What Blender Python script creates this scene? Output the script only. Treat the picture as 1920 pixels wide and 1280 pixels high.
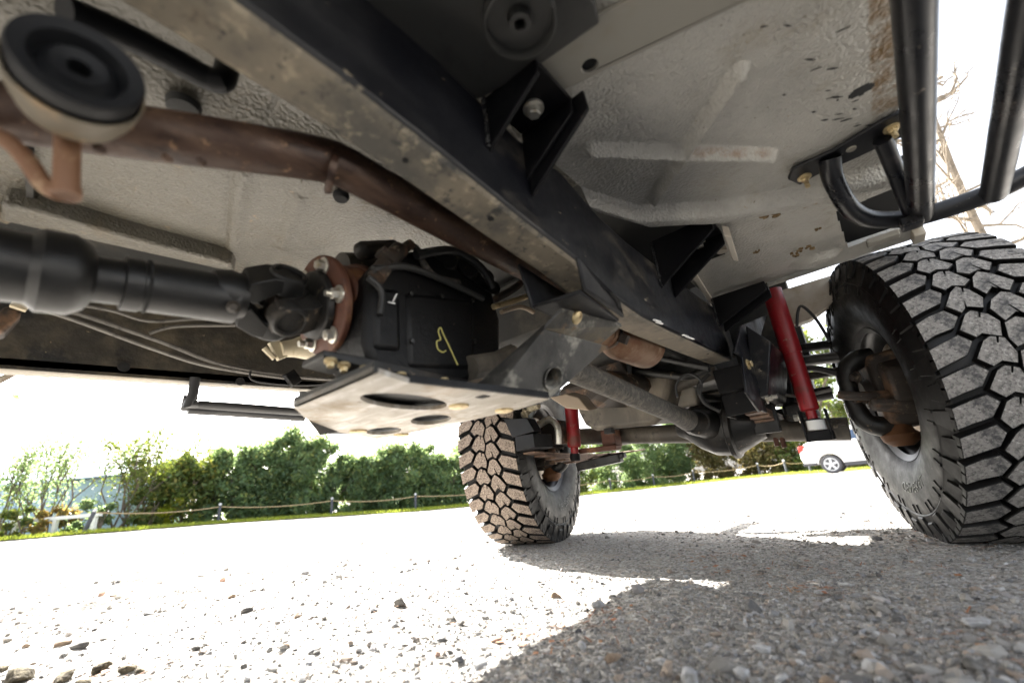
import bpy, bmesh, math, random
import numpy as np
from mathutils import Vector, Matrix
random.seed(7); rng = np.random.default_rng(7)
R_ = math.radians
SC = bpy.context.scene; COL = SC.collection
for o in list(bpy.data.objects): bpy.data.objects.remove(o)

# ------------------------------------------------------------------ camera, sky, sun, exposure
CAM_H, PITCH, ROLL, YAW, FPX = .231, R_(19.15), R_(5.33), R_(38.9), 794.7
hd = Vector((-math.sin(YAW), math.cos(YAW), 0))
FW = Vector((hd.x*math.cos(PITCH), hd.y*math.cos(PITCH), math.sin(PITCH)))
R0 = Vector((math.cos(YAW), math.sin(YAW), 0)); U0 = R0.cross(FW)
RT = math.cos(ROLL)*R0 - math.sin(ROLL)*U0; UP = math.sin(ROLL)*R0 + math.cos(ROLL)*U0
EYE = Vector((0, 0, CAM_H))
cd = bpy.data.cameras.new('camera'); cam = bpy.data.objects.new('camera', cd); COL.objects.link(cam)
cam.matrix_world = Matrix(((RT.x, UP.x, -FW.x, EYE.x), (RT.y, UP.y, -FW.y, EYE.y), (RT.z, UP.z, -FW.z, EYE.z), (0, 0, 0, 1)))
cd.sensor_width = 36; cd.lens = 36*FPX/1920; cd.clip_start = .01; cd.clip_end = 900
cd.dof.use_dof = True; cd.dof.focus_distance = 1.35; cd.dof.aperture_fstop = 2.6
SC.camera = cam

SUN = Vector((-1.4, .38, 1.0)).normalized()
w = bpy.data.worlds.new('World'); SC.world = w; w.use_nodes = True
nt = w.node_tree; nt.nodes.clear()
so = nt.nodes.new('ShaderNodeOutputWorld'); bg = nt.nodes.new('ShaderNodeBackground'); sk = nt.nodes.new('ShaderNodeTexSky')
sk.sky_type = 'NISHITA'; sk.sun_disc = False; sk.sun_elevation = math.asin(SUN.z); sk.sun_rotation = math.atan2(SUN.x, SUN.y)
sk.air_density = 1.0; sk.dust_density = 4.0; sk.ozone_density = 1.0
hs_ = nt.nodes.new('ShaderNodeHueSaturation'); hs_.inputs['Saturation'].default_value = .3   # hazy white sky
nt.links.new(sk.outputs[0], hs_.inputs['Color']); nt.links.new(hs_.outputs[0], bg.inputs[0]); bg.inputs[1].default_value = .08; nt.links.new(bg.outputs[0], so.inputs[0])
sd = bpy.data.lights.new('sun', 'SUN'); sd.energy = 5.0; sd.angle = R_(.53); sd.color = (1, .97, .92)
sun = bpy.data.objects.new('sun', sd); COL.objects.link(sun)
sun.rotation_euler = (-SUN).to_track_quat('-Z', 'Y').to_euler()
SC.view_settings.view_transform = 'Standard'; SC.view_settings.look = 'None'
SC.view_settings.exposure = 3.2; SC.view_settings.gamma = 1; SC.view_settings.use_curve_mapping = False

# ------------------------------------------------------------------ measuring helpers (points on real planes of the vehicle)
def ray(px, py): return FW + RT*((px-960)/FPX) - UP*((py-640)/FPX)
def _pl(px, py, i, c):
    d = ray(px, py); return EYE + d*((c-EYE[i])/d[i])
def onX(c, px, py): return _pl(px, py, 0, c)
def onY(c, px, py): return _pl(px, py, 1, c)
def onZ(c, px, py): return _pl(px, py, 2, c)
def at(px, py, d): return EYE + ray(px, py)*d
V = lambda *a: Vector(a)

# ------------------------------------------------------------------ materials
class NT:
    def __init__(s, name):
        s.m = bpy.data.materials.new(name); s.m.use_nodes = True; s.t = s.m.node_tree
        s.b = s.t.nodes['Principled BSDF']; s.tc = s.t.nodes.new('ShaderNodeTexCoord')
    def n(s, typ, **kw):
        nd = s.t.nodes.new('ShaderNode'+typ)
        for k, v in kw.items(): setattr(nd, k, v)
        return nd
    def l(s, a, b): s.t.links.new(a, b)
    def noise(s, scale, detail=4, rough=.6, coord='Object', stretch=None, dist=0):
        nz = s.n('TexNoise'); nz.inputs['Scale'].default_value = scale; nz.inputs['Detail'].default_value = detail
        nz.inputs['Roughness'].default_value = rough; nz.inputs['Distortion'].default_value = dist
        src = s.tc.outputs[coord]
        if stretch:
            mp = s.n('Mapping'); mp.inputs['Scale'].default_value = stretch; s.l(src, mp.inputs[0]); src = mp.outputs[0]
        s.l(src, nz.inputs['Vector']); return nz.outputs['Fac']
    def ramp(s, fac, lo, hi):
        r = s.n('MapRange'); r.interpolation_type = 'SMOOTHSTEP'
        r.inputs['From Min'].default_value = lo; r.inputs['From Max'].default_value = hi
        s.l(fac, r.inputs['Value']); return r.outputs[0]
    def mix(s, fac, a, b):
        mx = s.n('Mix', data_type='RGBA')
        for sock, v in ((mx.inputs[0], fac), (mx.inputs[6], a), (mx.inputs[7], b)):
            if hasattr(v, 'is_linked') or hasattr(v, 'links'): s.l(v, sock)
            elif isinstance(v, (int, float)): sock.default_value = v
            else: sock.default_value = (*v, 1)
        return mx.outputs[2]
    def math(s, op, a, b=0.):
        m = s.n('Math', operation=op)
        for k, v in enumerate((a, b)):
            if isinstance(v, (int, float)): m.inputs[k].default_value = v
            else: s.l(v, m.inputs[k])
        return m.outputs[0]
def pm(name, base, rough=.6, metal=0., layers=(), bumps=(), spec=.5, facing=None, rmix=None):
    """layers: (colour, scale, lo, hi[, stretch]); bumps: (scale, strength, distance); facing: (colour, lo, hi) dust on faces looking down"""
    s = NT(name); col = None; c = base
    for L in layers:
        f = s.ramp(s.noise(L[1], 5, .65, stretch=L[4] if len(L) > 4 else None), L[2], L[3]); c = s.mix(f, c, L[0])
    if facing:
        g = s.n('NewGeometry'); sx = s.n('SeparateXYZ'); s.l(g.outputs['True Normal'], sx.inputs[0])
        dn = s.math('MULTIPLY', sx.outputs[2], -1.)
        dn = s.math('ADD', dn, s.math('MULTIPLY', s.math('SUBTRACT', s.noise(facing[3] if len(facing) > 3 else 14, 6, .7), .5), 1.6))
        c = s.mix(s.ramp(dn, facing[1], facing[2]), c, facing[0])
    if isinstance(c, tuple): s.b.inputs['Base Color'].default_value = (*c, 1)
    else: s.l(c, s.b.inputs['Base Color'])
    s.b.inputs['Roughness'].default_value = rough; s.b.inputs['Metallic'].default_value = metal
    s.b.inputs['Specular IOR Level'].default_value = spec
    if rmix:
        r = s.n('MapRange'); r.inputs['To Min'].default_value = rmix[1]; r.inputs['To Max'].default_value = rmix[2]
        r.inputs['From Min'].default_value = .35; r.inputs['From Max'].default_value = .65
        s.l(s.noise(rmix[0], 5, .7), r.inputs['Value']); s.l(r.outputs[0], s.b.inputs['Roughness'])
    prev = None
    for sc, st, di in bumps:
        bp = s.n('Bump'); bp.inputs['Strength'].default_value = st; bp.inputs['Distance'].default_value = di
        s.l(s.noise(sc, 3, .6), bp.inputs['Height'])
        if prev: s.l(prev, bp.inputs['Normal'])
        prev = bp.outputs[0]
    if prev: s.l(prev, s.b.inputs['Normal'])
    return s.m
TAN = (.34, .27, .18); RUST = (.22, .085, .035)
M = {}
M['black'] = pm('black_paint', (.003, .003, .004), .42, 0, [((.03, .028, .024), 9, .58, .8), ((.09, .075, .055), 60, .68, .73)], [(150, .15, .001)], rmix=(12, .32, .62), spec=.2)
M['rail'] = pm('rail_paint', (.0035, .0038, .006), .4, 0, [((.02, .02, .021), 6, .42, .7, (1, .3, 1)), ((.08, .07, .055), 13, .53, .74, (1, .4, 1)), ((.25, .21, .15), 48, .66, .72, (1, .5, 1))], [(90, .15, .001)], rmix=(9, .3, .6), spec=.3)
M['rail_dust'] = pm('dusty_rail_underside', (.2, .172, .13), .85, 0, [((.085, .08, .07), 7, .42, .66), ((.24, .16, .08), 12, .58, .75), ((.045, .045, .044), 24, .55, .66), ((.34, .29, .21), 45, .52, .72), ((.06, .057, .05), 70, .6, .68)], [(70, .4, .002)])
M['rail_grey'] = pm('grey_dusty_rail_underside', (.2, .17, .13), .75, 0, [((.07, .066, .06), 13, .45, .75), ((.3, .25, .17), 40, .55, .75)], [(90, .3, .002)])
M['cast'] = pm('black_cast_iron', (.006, .0057, .0052), .5, 0, [((.06, .047, .034), 8, .5, .8), ((.16, .12, .08), 40, .62, .72)], [(120, .3, .0015)], rmix=(10, .35, .7))
M['case'] = pm('black_gearcase', (.0025, .0025, .003), .5, 0, [((.01, .009, .008), 8, .5, .75), ((.09, .07, .05), 70, .67, .73)], [(110, .45, .002), (22, .3, .004)], spec=.3)
M['shaft'] = pm('driveshaft_black', (.006, .006, .006), .42, 0, [((.028, .024, .02), 12, .55, .8)], [(140, .2, .001)], rmix=(14, .32, .55))
M['dirty_shaft'] = pm('dirty_shaft', (.05, .045, .038), .7, 0, [((.12, .105, .085), 60, .42, .68), ((.018, .017, .016), 150, .55, .65), ((.2, .17, .13), 220, .62, .7)], [(90, .6, .003)])
M['brown'] = pm('rusty_brown_flange', (.085, .03, .016), .65, 0, [((.17, .075, .03), 20, .5, .7), ((.05, .025, .018), 30, .55, .7)], [(120, .4, .001)])
M['rustpipe'] = pm('rust_pipe', (.055, .029, .019), .55, .2, [((.13, .08, .052), 7, .45, .7, (3, .6, 3)), ((.025, .012, .008), 22, .47, .66, (2, .7, 2)), ((.3, .18, .1), 60, .6, .7)], [(60, .5, .0025), (200, .4, .001)], rmix=(15, .35, .7))
M['muffler'] = pm('rusty_muffler', (.19, .115, .07), .6, .3, [((.13, .055, .025), 14, .45, .65), ((.3, .22, .15), 25, .55, .75)], [(60, .3, .001)])
M['pan'] = pm('oil_pan', (.075, .065, .052), .6, 0, [((.2, .17, .13), 7, .45, .75, (1, 1, .4)), ((.03, .028, .025), 20, .55, .7)], [(60, .2, .001)])
M['skid'] = pm('dusty_skid_steel', (.36, .325, .275), .6, .1, [((.5, .475, .44), 16, .5, .62, (.5, 3, 1)), ((.25, .19, .115), 9, .5, .68), ((.15, .12, .09), 80, .63, .7)], [(60, .3, .0015), (400, .2, .0005)], rmix=(20, .4, .7))
M['red'] = pm('red_shock_paint', (.27, .009, .014), .42, 0, [((.13, .035, .025), 14, .48, .72), ((.26, .15, .11), 60, .62, .7), ((.05, .02, .018), 30, .62, .7, (1, 1, .2))], [(200, .1, .0006)])
M['zinc'] = pm('zinc_bolt', (.62, .6, .54), .33, .8, [((.4, .33, .2), 90, .52, .7)], [(300, .2, .0004)])
M['brass'] = pm('yellow_zinc', (.55, .44, .25), .42, .6, [((.25, .17, .09), 60, .52, .7)], [(300, .2, .0004)])
M['rubber'] = pm('tyre_rubber', (.0032, .003, .003), .52, 0, [((.009, .008, .007), 9, .45, .75), ((.08, .068, .052), 50, .69, .74)], [(240, .2, .0006)], rmix=(16, .4, .65), spec=.28)
M['tread_tan'] = pm('tread_sand_dust', (.3, .245, .2), .95, 0, [((.12, .095, .08), 190, .48, .58), ((.5, .42, .34), 150, .58, .66)], [(330, .9, .003)], spec=.15)
M['tread_grey'] = pm('tread_grit', (.26, .245, .225), .85, 0, [((.12, .113, .106), 170, .46, .62), ((.4, .38, .35), 150, .55, .68), ((.05, .05, .052), 19, .5, .68), ((.3, .285, .26), 40, .58, .7)], [(300, 1., .004)], spec=.3)
M['rim'] = pm('rim_steel', (.025, .025, .026), .35, .5, [((.09, .07, .05), 10, .55, .75)], [(90, .1, .0006)])
M['rotor'] = pm('brake_shield', (.42, .37, .3), .5, .4, [((.2, .12, .06), 12, .5, .7)], [(60, .2, .001)])
M['knuckle'] = pm('rusty_knuckle', (.03, .023, .018), .65, .1, [((.16, .09, .05), 14, .5, .68), ((.25, .2, .14), 30, .6, .7)], [(70, .5, .002)])
M['orange'] = pm('orange_rust', (.1, .04, .012), .75, 0, [((.08, .035, .015), 20, .5, .7)], [(80, .5, .002)])
M['leaf'] = pm('leaf_spring_steel', (.13, .08, .055), .6, .2, [((.3, .2, .13), 12, .5, .7, (1, .4, 1)), ((.06, .03, .02), 25, .52, .7)], [(80, .3, .001)])
M['tube'] = pm('slider_tube_paint', (.004, .0042, .006), .3, 0, [((.06, .05, .045), 7, .55, .8), ((.22, .19, .15), 55, .66, .72)], [(300, .12, .0006)], rmix=(10, .22, .45))
M['tube_far'] = pm('far_slider_tube_paint', (.035, .035, .037), .4, 0, [((.05, .05, .05), 8, .5, .7)])
M['hole'] = pm('inside_dark', (.01, .01, .01), .9)
M['undercoat'] = pm('dark_undercoat', (.022, .022, .021), .8, 0, [((.07, .062, .05), 7, .5, .75)], [(70, .3, .002)])
M['grime'] = pm('oily_grime', (.03, .026, .02), .6, 0, [((.11, .09, .06), 7, .42, .7), ((.012, .012, .012), 12, .52, .65), ((.25, .2, .12), 60, .66, .72)], [(40, .6, .004)], rmix=(10, .4, .75))
M['sill'] = pm('beige_sill', (.36, .33, .28), .6, 0, [((.3, .24, .16), 9, .5, .75)], [(60, .15, .001)])
M['inner'] = pm('cream_inner_fender', (.55, .5, .42), .6, 0, [((.4, .32, .22), 7, .5, .75)], [(60, .15, .001)])
M['hose'] = pm('grey_line', (.15, .14, .125), .5, 0, [((.06, .055, .05), 30, .5, .7)])
M['blackhose'] = pm('black_hose', (.02, .02, .02), .5)
M['cream'] = pm('cream_plastic', (.55, .48, .34), .55, 0, [((.3, .22, .12), 30, .55, .7)])
M['bracket'] = pm('worn_bracket', (.022, .0215, .02), .55, 0, [((.06, .057, .052), 6, .4, .6), ((.26, .245, .21), 13, .5, .64), ((.13, .08, .04), 20, .58, .7)], [(80, .4, .002)], facing=((.11, .09, .06), .6, 1.3))
M['mount'] = pm('mount_rubber', (.006, .0065, .008), .55, spec=.3)
M['mountcup'] = pm('mount_cup', (.13, .108, .075), .6, 0, [((.3, .2, .1), 20, .5, .7)])
M['rod'] = pm('rust_rod', (.19, .095, .05), .6, .1, [((.3, .19, .11), 60, .5, .65), ((.15, .06, .03), 40, .55, .7)])
M['chalk'] = pm('white_paint_mark', (.8, .8, .78), .7)
M['yellow'] = pm('yellow_paint_mark', (.5, .45, .14), .7)
M['oldpaint'] = pm('grey_cup_paint', (.03, .03, .0285), .5, 0, [((.014, .014, .014), 9, .5, .7)], [(120, .15, .0007)])
M['crossm'] = pm('beige_crossmember', (.27, .255, .22), .6, 0, [((.22, .19, .14), 6, .45, .75), ((.3, .2, .09), 40, .68, .73)], [(200, .15, .001)])
M['copper'] = pm('tan_duct', (.28, .22, .16), .6)

M['mud'] = pm('dried_mud', (.15, .1, .05), .95, 0, [((.28, .2, .11), 90, .45, .6)], [(160, .8, .003)], spec=.1)
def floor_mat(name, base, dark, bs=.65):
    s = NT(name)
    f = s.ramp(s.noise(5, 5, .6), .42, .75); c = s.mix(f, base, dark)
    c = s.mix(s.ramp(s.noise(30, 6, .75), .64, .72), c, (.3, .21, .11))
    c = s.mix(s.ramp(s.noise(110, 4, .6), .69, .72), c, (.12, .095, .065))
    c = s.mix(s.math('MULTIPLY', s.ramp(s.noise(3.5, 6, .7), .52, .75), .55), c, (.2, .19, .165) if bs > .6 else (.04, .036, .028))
    c = s.mix(s.math('MULTIPLY', s.ramp(s.noise(11, 7, .75), .5, .72), .6), c, (.26, .22, .15) if bs > .6 else (.1, .075, .042))
    # brown stain along the outer edge of the floor
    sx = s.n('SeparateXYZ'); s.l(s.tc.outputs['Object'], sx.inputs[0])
    e = s.math('ADD', sx.outputs[0], s.math('MULTIPLY', s.math('SUBTRACT', s.noise(24, 6, .7), .5), .03))
    st = s.math('MULTIPLY', s.ramp(e, .133, .139), s.ramp(sx.outputs[1], .86, .8))
    st = s.math('MULTIPLY', st, s.ramp(s.noise(22, 6, .7), .3, .6))
    c = s.mix(st, c, (.17, .1, .035))
    if bs > .6:
        d_ = Vector((.67, .742, 0)); px_ = s.math('ADD', sx.outputs[0], .229); py_ = s.math('SUBTRACT', sx.outputs[1], .533)
        tt = s.math('ADD', s.math('MULTIPLY', px_, .67), s.math('MULTIPLY', py_, .742)); nn = s.math('SUBTRACT', s.math('MULTIPLY', px_, .742), s.math('MULTIPLY', py_, .67))
        band = s.math('MULTIPLY', s.math('MULTIPLY', s.ramp(nn, -.001, .004), s.ramp(nn, .012, .005)), s.math('MULTIPLY', s.ramp(tt, .165, .18), s.ramp(tt, .335, .31)))
        c = s.mix(s.math('MULTIPLY', s.math('MULTIPLY', band, .75), s.ramp(s.noise(22, 6, .75), .38, .62)), c, (.22, .1, .025))
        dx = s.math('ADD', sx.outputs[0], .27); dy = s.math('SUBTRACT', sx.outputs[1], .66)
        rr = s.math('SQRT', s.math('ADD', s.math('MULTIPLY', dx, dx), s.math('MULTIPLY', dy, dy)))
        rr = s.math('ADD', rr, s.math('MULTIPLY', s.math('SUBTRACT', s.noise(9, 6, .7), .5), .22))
        c = s.mix(s.math('MULTIPLY', s.ramp(rr, .27, .08), .72), c, (.13, .13, .128))  # shade near the rail painted into the floor colour as a dark patch
    s.l(c, s.b.inputs['Base Color']); s.b.inputs['Roughness'].default_value = .36; s.b.inputs['Specular IOR Level'].default_value = .6
    v = s.n('TexVoronoi', feature='SMOOTH_F1'); v.inputs['Scale'].default_value = 185; s.l(s.tc.outputs['Object'], v.inputs['Vector'])
    b1 = s.n('Bump'); b1.inputs['Strength'].default_value = bs; b1.inputs['Distance'].default_value = .0042
    s.l(s.math('ADD', s.noise(240, 2, .5), s.math('MULTIPLY', v.outputs['Distance'], .8)), b1.inputs['Height'])
    b2 = s.n('Bump'); b2.inputs['Strength'].default_value = .12; b2.inputs['Distance'].default_value = .006
    s.l(s.noise(18, 3, .5), b2.inputs['Height']); s.l(b1.outputs[0], b2.inputs['Normal']); s.l(b2.outputs[0], s.b.inputs['Normal'])
    return s.m
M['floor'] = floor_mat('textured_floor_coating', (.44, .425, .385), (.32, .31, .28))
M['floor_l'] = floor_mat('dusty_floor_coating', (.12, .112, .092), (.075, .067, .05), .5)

# ------------------------------------------------------------------ mesh builder
def basis(ax):
    ax = Vector(ax).normalized(); t = Vector((0, 0, 1)) if abs(ax.z) < .9 else Vector((1, 0, 0))
    u = ax.cross(t).normalized(); return ax, u, ax.cross(u).normalized()
def smooth_path(P, n=6):
    P = [Vector(p) for p in P]; out = []
    for i in range(len(P)-1):
        a = P[max(i-1, 0)]; b = P[i]; c = P[i+1]; d = P[min(i+2, len(P)-1)]
        for k in range(n):
            t = k/n
            out.append(.5*((2*b)+(c-a)*t+(2*a-5*b+4*c-d)*t*t+(3*b-a-3*c+d)*t**3))
    out.append(P[-1]); return out
class MB:
    def __init__(s): s.v = []; s.f = []; s.mi = []
    def face(s, idx, mi=0): s.f.append(tuple(idx)); s.mi.append(mi)
    def prism(s, pts, d, mi=0):
        d = Vector(d); n = len(pts); b = len(s.v); s.v += [Vector(p) for p in pts] + [Vector(p)+d for p in pts]
        s.face(range(b+n-1, b-1, -1), mi); s.face(range(b+n, b+2*n), mi)
        for i in range(n): s.face((b+i, b+(i+1) % n, b+n+(i+1) % n, b+n+i), mi)
        return s
    def hexa(s, a, b_, mi=0):   # eight corners: loop a and loop b
        b = len(s.v); s.v += [Vector(p) for p in a]+[Vector(p) for p in b_]; n = len(a)
        s.face(range(b+n-1, b-1, -1), mi); s.face(range(b+n, b+2*n), mi)
        for i in range(n): s.face((b+i, b+(i+1) % n, b+n+(i+1) % n, b+n+i), mi)
        return s
    def box(s, x0, x1, y0, y1, z0, z1): return s.prism([(x0, y0, z0), (x1, y0, z0), (x1, y1, z0), (x0, y1, z0)], (0, 0, z1-z0))
    def beam(s, p, q, w, h, up=(0, 0, 1)):
        p, q = Vector(p), Vector(q); d = (q-p).normalized(); r = d.cross(Vector(up)).normalized(); u = r.cross(d)
        return s.prism([p+r*w/2+u*h/2, p-r*w/2+u*h/2, p-r*w/2-u*h/2, p+r*w/2-u*h/2], q-p)
    def tube(s, P, r, n=14, cap=True, sm=0):
        P = smooth_path(P, sm) if sm else [Vector(p) for p in P]
        m = len(P); rr = r if isinstance(r, (list, tuple)) else [r]*m
        if len(rr) != m: rr = [np.interp(i/(m-1), np.linspace(0, 1, len(rr)), rr) for i in range(m)]
        b = len(s.v); T0, u, v = basis(P[1]-P[0])
        for i in range(m):
            T = (P[min(i+1, m-1)]-P[max(i-1, 0)]).normalized()
            u = (u-T*u.dot(T)).normalized(); v = T.cross(u)
            for k in range(n):
                a = 2*math.pi*k/n; s.v.append(P[i]+(u*math.cos(a)+v*math.sin(a))*rr[i])
        for i in range(m-1):
            for k in range(n): s.face((b+i*n+k, b+i*n+(k+1) % n, b+(i+1)*n+(k+1) % n, b+(i+1)*n+k))
        if cap: s.face(range(b+n-1, b-1, -1)); s.face(range(b+(m-1)*n, b+m*n))
        return s
    def lathe(s, prof, o, ax, n=28, cap=True, a0=0, a1=2*math.pi, ph=0):
        ax, u, v = basis(ax); o = Vector(o); b = len(s.v); full = abs(a1-a0-2*math.pi) < 1e-6; cols = n if full else n+1
        for t, r in prof:
            for k in range(cols):
                a = a0+(a1-a0)*k/n+ph; s.v.append(o+ax*t+(u*math.cos(a)+v*math.sin(a))*r)
        for i in range(len(prof)-1):
            for k in range(n): s.face((b+i*cols+k, b+i*cols+(k+1) % cols, b+(i+1)*cols+(k+1) % cols, b+(i+1)*cols+k))
        if cap and full:
            s.face(range(b+cols-1, b-1, -1)); s.face(range(b+(len(prof)-1)*cols, b+len(prof)*cols))
        return s
    def bolt(s, p, ax, r=.009, h=.008, washer=True, stud=0):
        p = Vector(p); a = Vector(ax).normalized()
        if washer: s.lathe([(-.001, r*1.55), (.0025, r*1.55), (.003, r*1.4)], p, a, 18)
        s.lathe([(.002, r), (h, r), (h+.0015, r*.8)], p, a, 6)
        if stud: s.tube([p+a*h, p+a*(h+stud)], r*.55, 10)
        return s
    def build(s, name, mat, parent=None, bevel=0, label=None, kind=None, smooth=34, fix=True):
        me = bpy.data.meshes.new(name)
        me.from_pydata([tuple(q) for q in s.v], [], s.f)
        for m_ in (mat if isinstance(mat, (list, tuple)) else [mat]): me.materials.append(M[m_] if isinstance(m_, str) else m_)
        me.polygons.foreach_set('material_index', s.mi)
        if fix:
            bm = bmesh.new(); bm.from_mesh(me); bmesh.ops.recalc_face_normals(bm, faces=bm.faces); bm.to_mesh(me); bm.free()
        me.polygons.foreach_set('use_smooth', [True]*len(me.polygons)); me.set_sharp_from_angle(angle=R_(smooth))
        return link(name, me, parent, bevel, label, kind)
LOCAL = [False]      # True while a thing is built about its own origin instead of in place
def link(name, me, parent=None, bevel=0, label=None, kind=None):
    o = bpy.data.objects.new(name, me); COL.objects.link(o)
    if parent:
        o.parent = parent
        if parent.type == 'EMPTY' and not LOCAL[0]: o.matrix_parent_inverse = Matrix.Translation(-parent.location)
    if bevel:
        b = o.modifiers.new('bevel', 'BEVEL'); b.width = bevel; b.segments = 2; b.limit_method = 'ANGLE'; b.angle_limit = R_(40)
    if label: o['label'] = label
    if kind: o['kind'] = kind
    return o
def thing(name, label, cat, loc, group=None):
    o = bpy.data.objects.new(name, None); COL.objects.link(o); o.location = loc; o.empty_display_size = .1
    o['label'] = label; o['category'] = cat
    if group: o['group'] = group
    return o
def tag(o, label, cat, group=None):
    o['label'] = label; o['category'] = cat
    if group: o['group'] = group
    return o
def holed(outer, holes, d, name, mat, parent, **kw):
    """flat plate with holes: outline and hole loops filled, then given the thickness d"""
    bm = bmesh.new(); loops = []
    for L in [outer]+holes:
        vs = [bm.verts.new(p) for p in L]; loops.append(vs)
        for i in range(len(vs)): bm.edges.new((vs[i], vs[(i+1) % len(vs)]))
    bmesh.ops.triangle_fill(bm, use_beauty=True, use_dissolve=False, edges=bm.edges[:])
    bm.verts.ensure_lookup_table(); bm.verts.index_update()
    mb = MB(); n = len(bm.verts); vv = [v.co.copy() for v in bm.verts]; mb.v = vv+[q+Vector(d) for q in vv]
    for f in bm.faces:
        ix = [v.index for v in f.verts]; mb.face(ix); mb.face([i+n for i in reversed(ix)])
    for vs in loops:
        ix = [v.index for v in vs]
        for i in range(len(ix)):
            a, b = ix[i], ix[(i+1) % len(ix)]; mb.face((a, b, b+n, a+n))
    bm.free(); return mb.build(name, mat, parent, **kw)
def ell(c, u, v, n=24):
    return [Vector(c)+Vector(u)*math.cos(2*math.pi*i/n)+Vector(v)*math.sin(2*math.pi*i/n) for i in range(n)]
def grid_mesh(name, fz, x0, x1, y0, y1, st, mat, parent, keep=None, thick=0, **kw):
    xs = np.arange(x0, x1+st*.5, st); ys = np.arange(y0, y1+st*.5, st)
    X, Y = np.meshgrid(xs, ys); Z = fz(X, Y); nx, ny = len(xs), len(ys)
    co = np.stack([X, Y, Z], -1).reshape(-1, 3)
    i = (np.arange(ny-1)[:, None]*nx+np.arange(nx-1)[None]).reshape(-1)
    q = np.stack([i, i+nx, i+nx+1, i+1], -1)
    if keep is not None:
        cx = (X[:-1, :-1]+st/2).reshape(-1); cy = (Y[:-1, :-1]+st/2).reshape(-1); q = q[keep(cx, cy)]
    o = fast_mesh(name, co, q, mat, parent, **kw)
    if thick:
        sm = o.modifiers.new('thickness', 'SOLIDIFY'); sm.thickness = thick; sm.offset = -1
    return o
def fast_mesh(name, co, faces, mat, parent=None, label=None, kind=None, smooth=True):
    co = np.ascontiguousarray(co, np.float32); faces = np.ascontiguousarray(faces, np.int32); k = faces.shape[1]
    me = bpy.data.meshes.new(name); me.vertices.add(len(co)); me.vertices.foreach_set('co', co.ravel())
    me.loops.add(faces.size); me.loops.foreach_set('vertex_index', faces.ravel())
    me.polygons.add(len(faces)); me.polygons.foreach_set('loop_start', np.arange(0, faces.size, k, dtype=np.int32))
    me.polygons.foreach_set('use_smooth', np.full(len(faces), smooth)); me.materials.append(M[mat] if isinstance(mat, str) else mat)
    me.update(calc_edges=True); me.validate()
    return link(name, me, parent, 0, label, kind)
def sstep(a, b, x):
    t = np.clip((x-a)/(b-a), 0, 1); return t*t*(3-2*t)
def vnoise(x, y, seed=0):
    xi = np.floor(x).astype(np.int64); yi = np.floor(y).astype(np.int64); fx = x-xi; fy = y-yi
    fx = fx*fx*(3-2*fx); fy = fy*fy*(3-2*fy)
    def h(a, b):
        n = (a*374761393+b*668265263+seed*974711) & 0xffffffff; n = ((n ^ (n >> 13))*1274126177) & 0xffffffff
        return ((n ^ (n >> 16)) & 0xffff)/65535.
    return (h(xi, yi)*(1-fx)+h(xi+1, yi)*fx)*(1-fy)+(h(xi, yi+1)*(1-fx)+h(xi+1, yi+1)*fx)*fy

# ------------------------------------------------------------------ ground
# where the fence line runs: direction, distance and height of the ground measured from posts along it
FP = [(-120, 1024, 11.6), (158, 1001, 12.4), (410, 981, 15.2), (620, 967, 16.5), (780, 957, 17.5), (985, 938, 20), (1208, 915, 23.5),
      (1305, 905, 23), (1396, 896, 22), (1475, 889, 20.5), (1553, 884, 20), (1700, 872, 20), (2000, 850, 20)]
def azdist(px, py, D):
    p = at(px, py, D); return math.atan2(-(p.x), p.y), math.hypot(p.x, p.y), p.z
FA = sorted(azdist(*q) for q in FP); FAZ = np.array([a[0] for a in FA]); FAD = np.array([a[1] for a in FA]); FAH = np.array([a[2] for a in FA])
def fence_d(az): return np.interp(az, FAZ, FAD)
def fence_h(az): return np.interp(az, FAZ, FAH)
def ground_z(x, y):
    x = np.asarray(x, float); y = np.asarray(y, float)
    az = np.arctan2(-x, y); d = np.hypot(x, y)
    z = fence_h(az)*sstep(3.0, fence_d(az)*.95, d)
    near = 1-sstep(3, 9, d)
    z = z+near*((vnoise(x*2.2, y*2.2, 1)-.5)*.016+(vnoise(x*7, y*7, 2)-.5)*.008+(vnoise(x*23, y*23, 3)-.5)*.0045+(vnoise(x*71, y*71, 4)-.5)*.0028+(vnoise(x*190, y*190, 5)-.5)*.0016)
    return z
def gz(x, y): return float(ground_z(np.array([x]), np.array([y]))[0])
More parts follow.
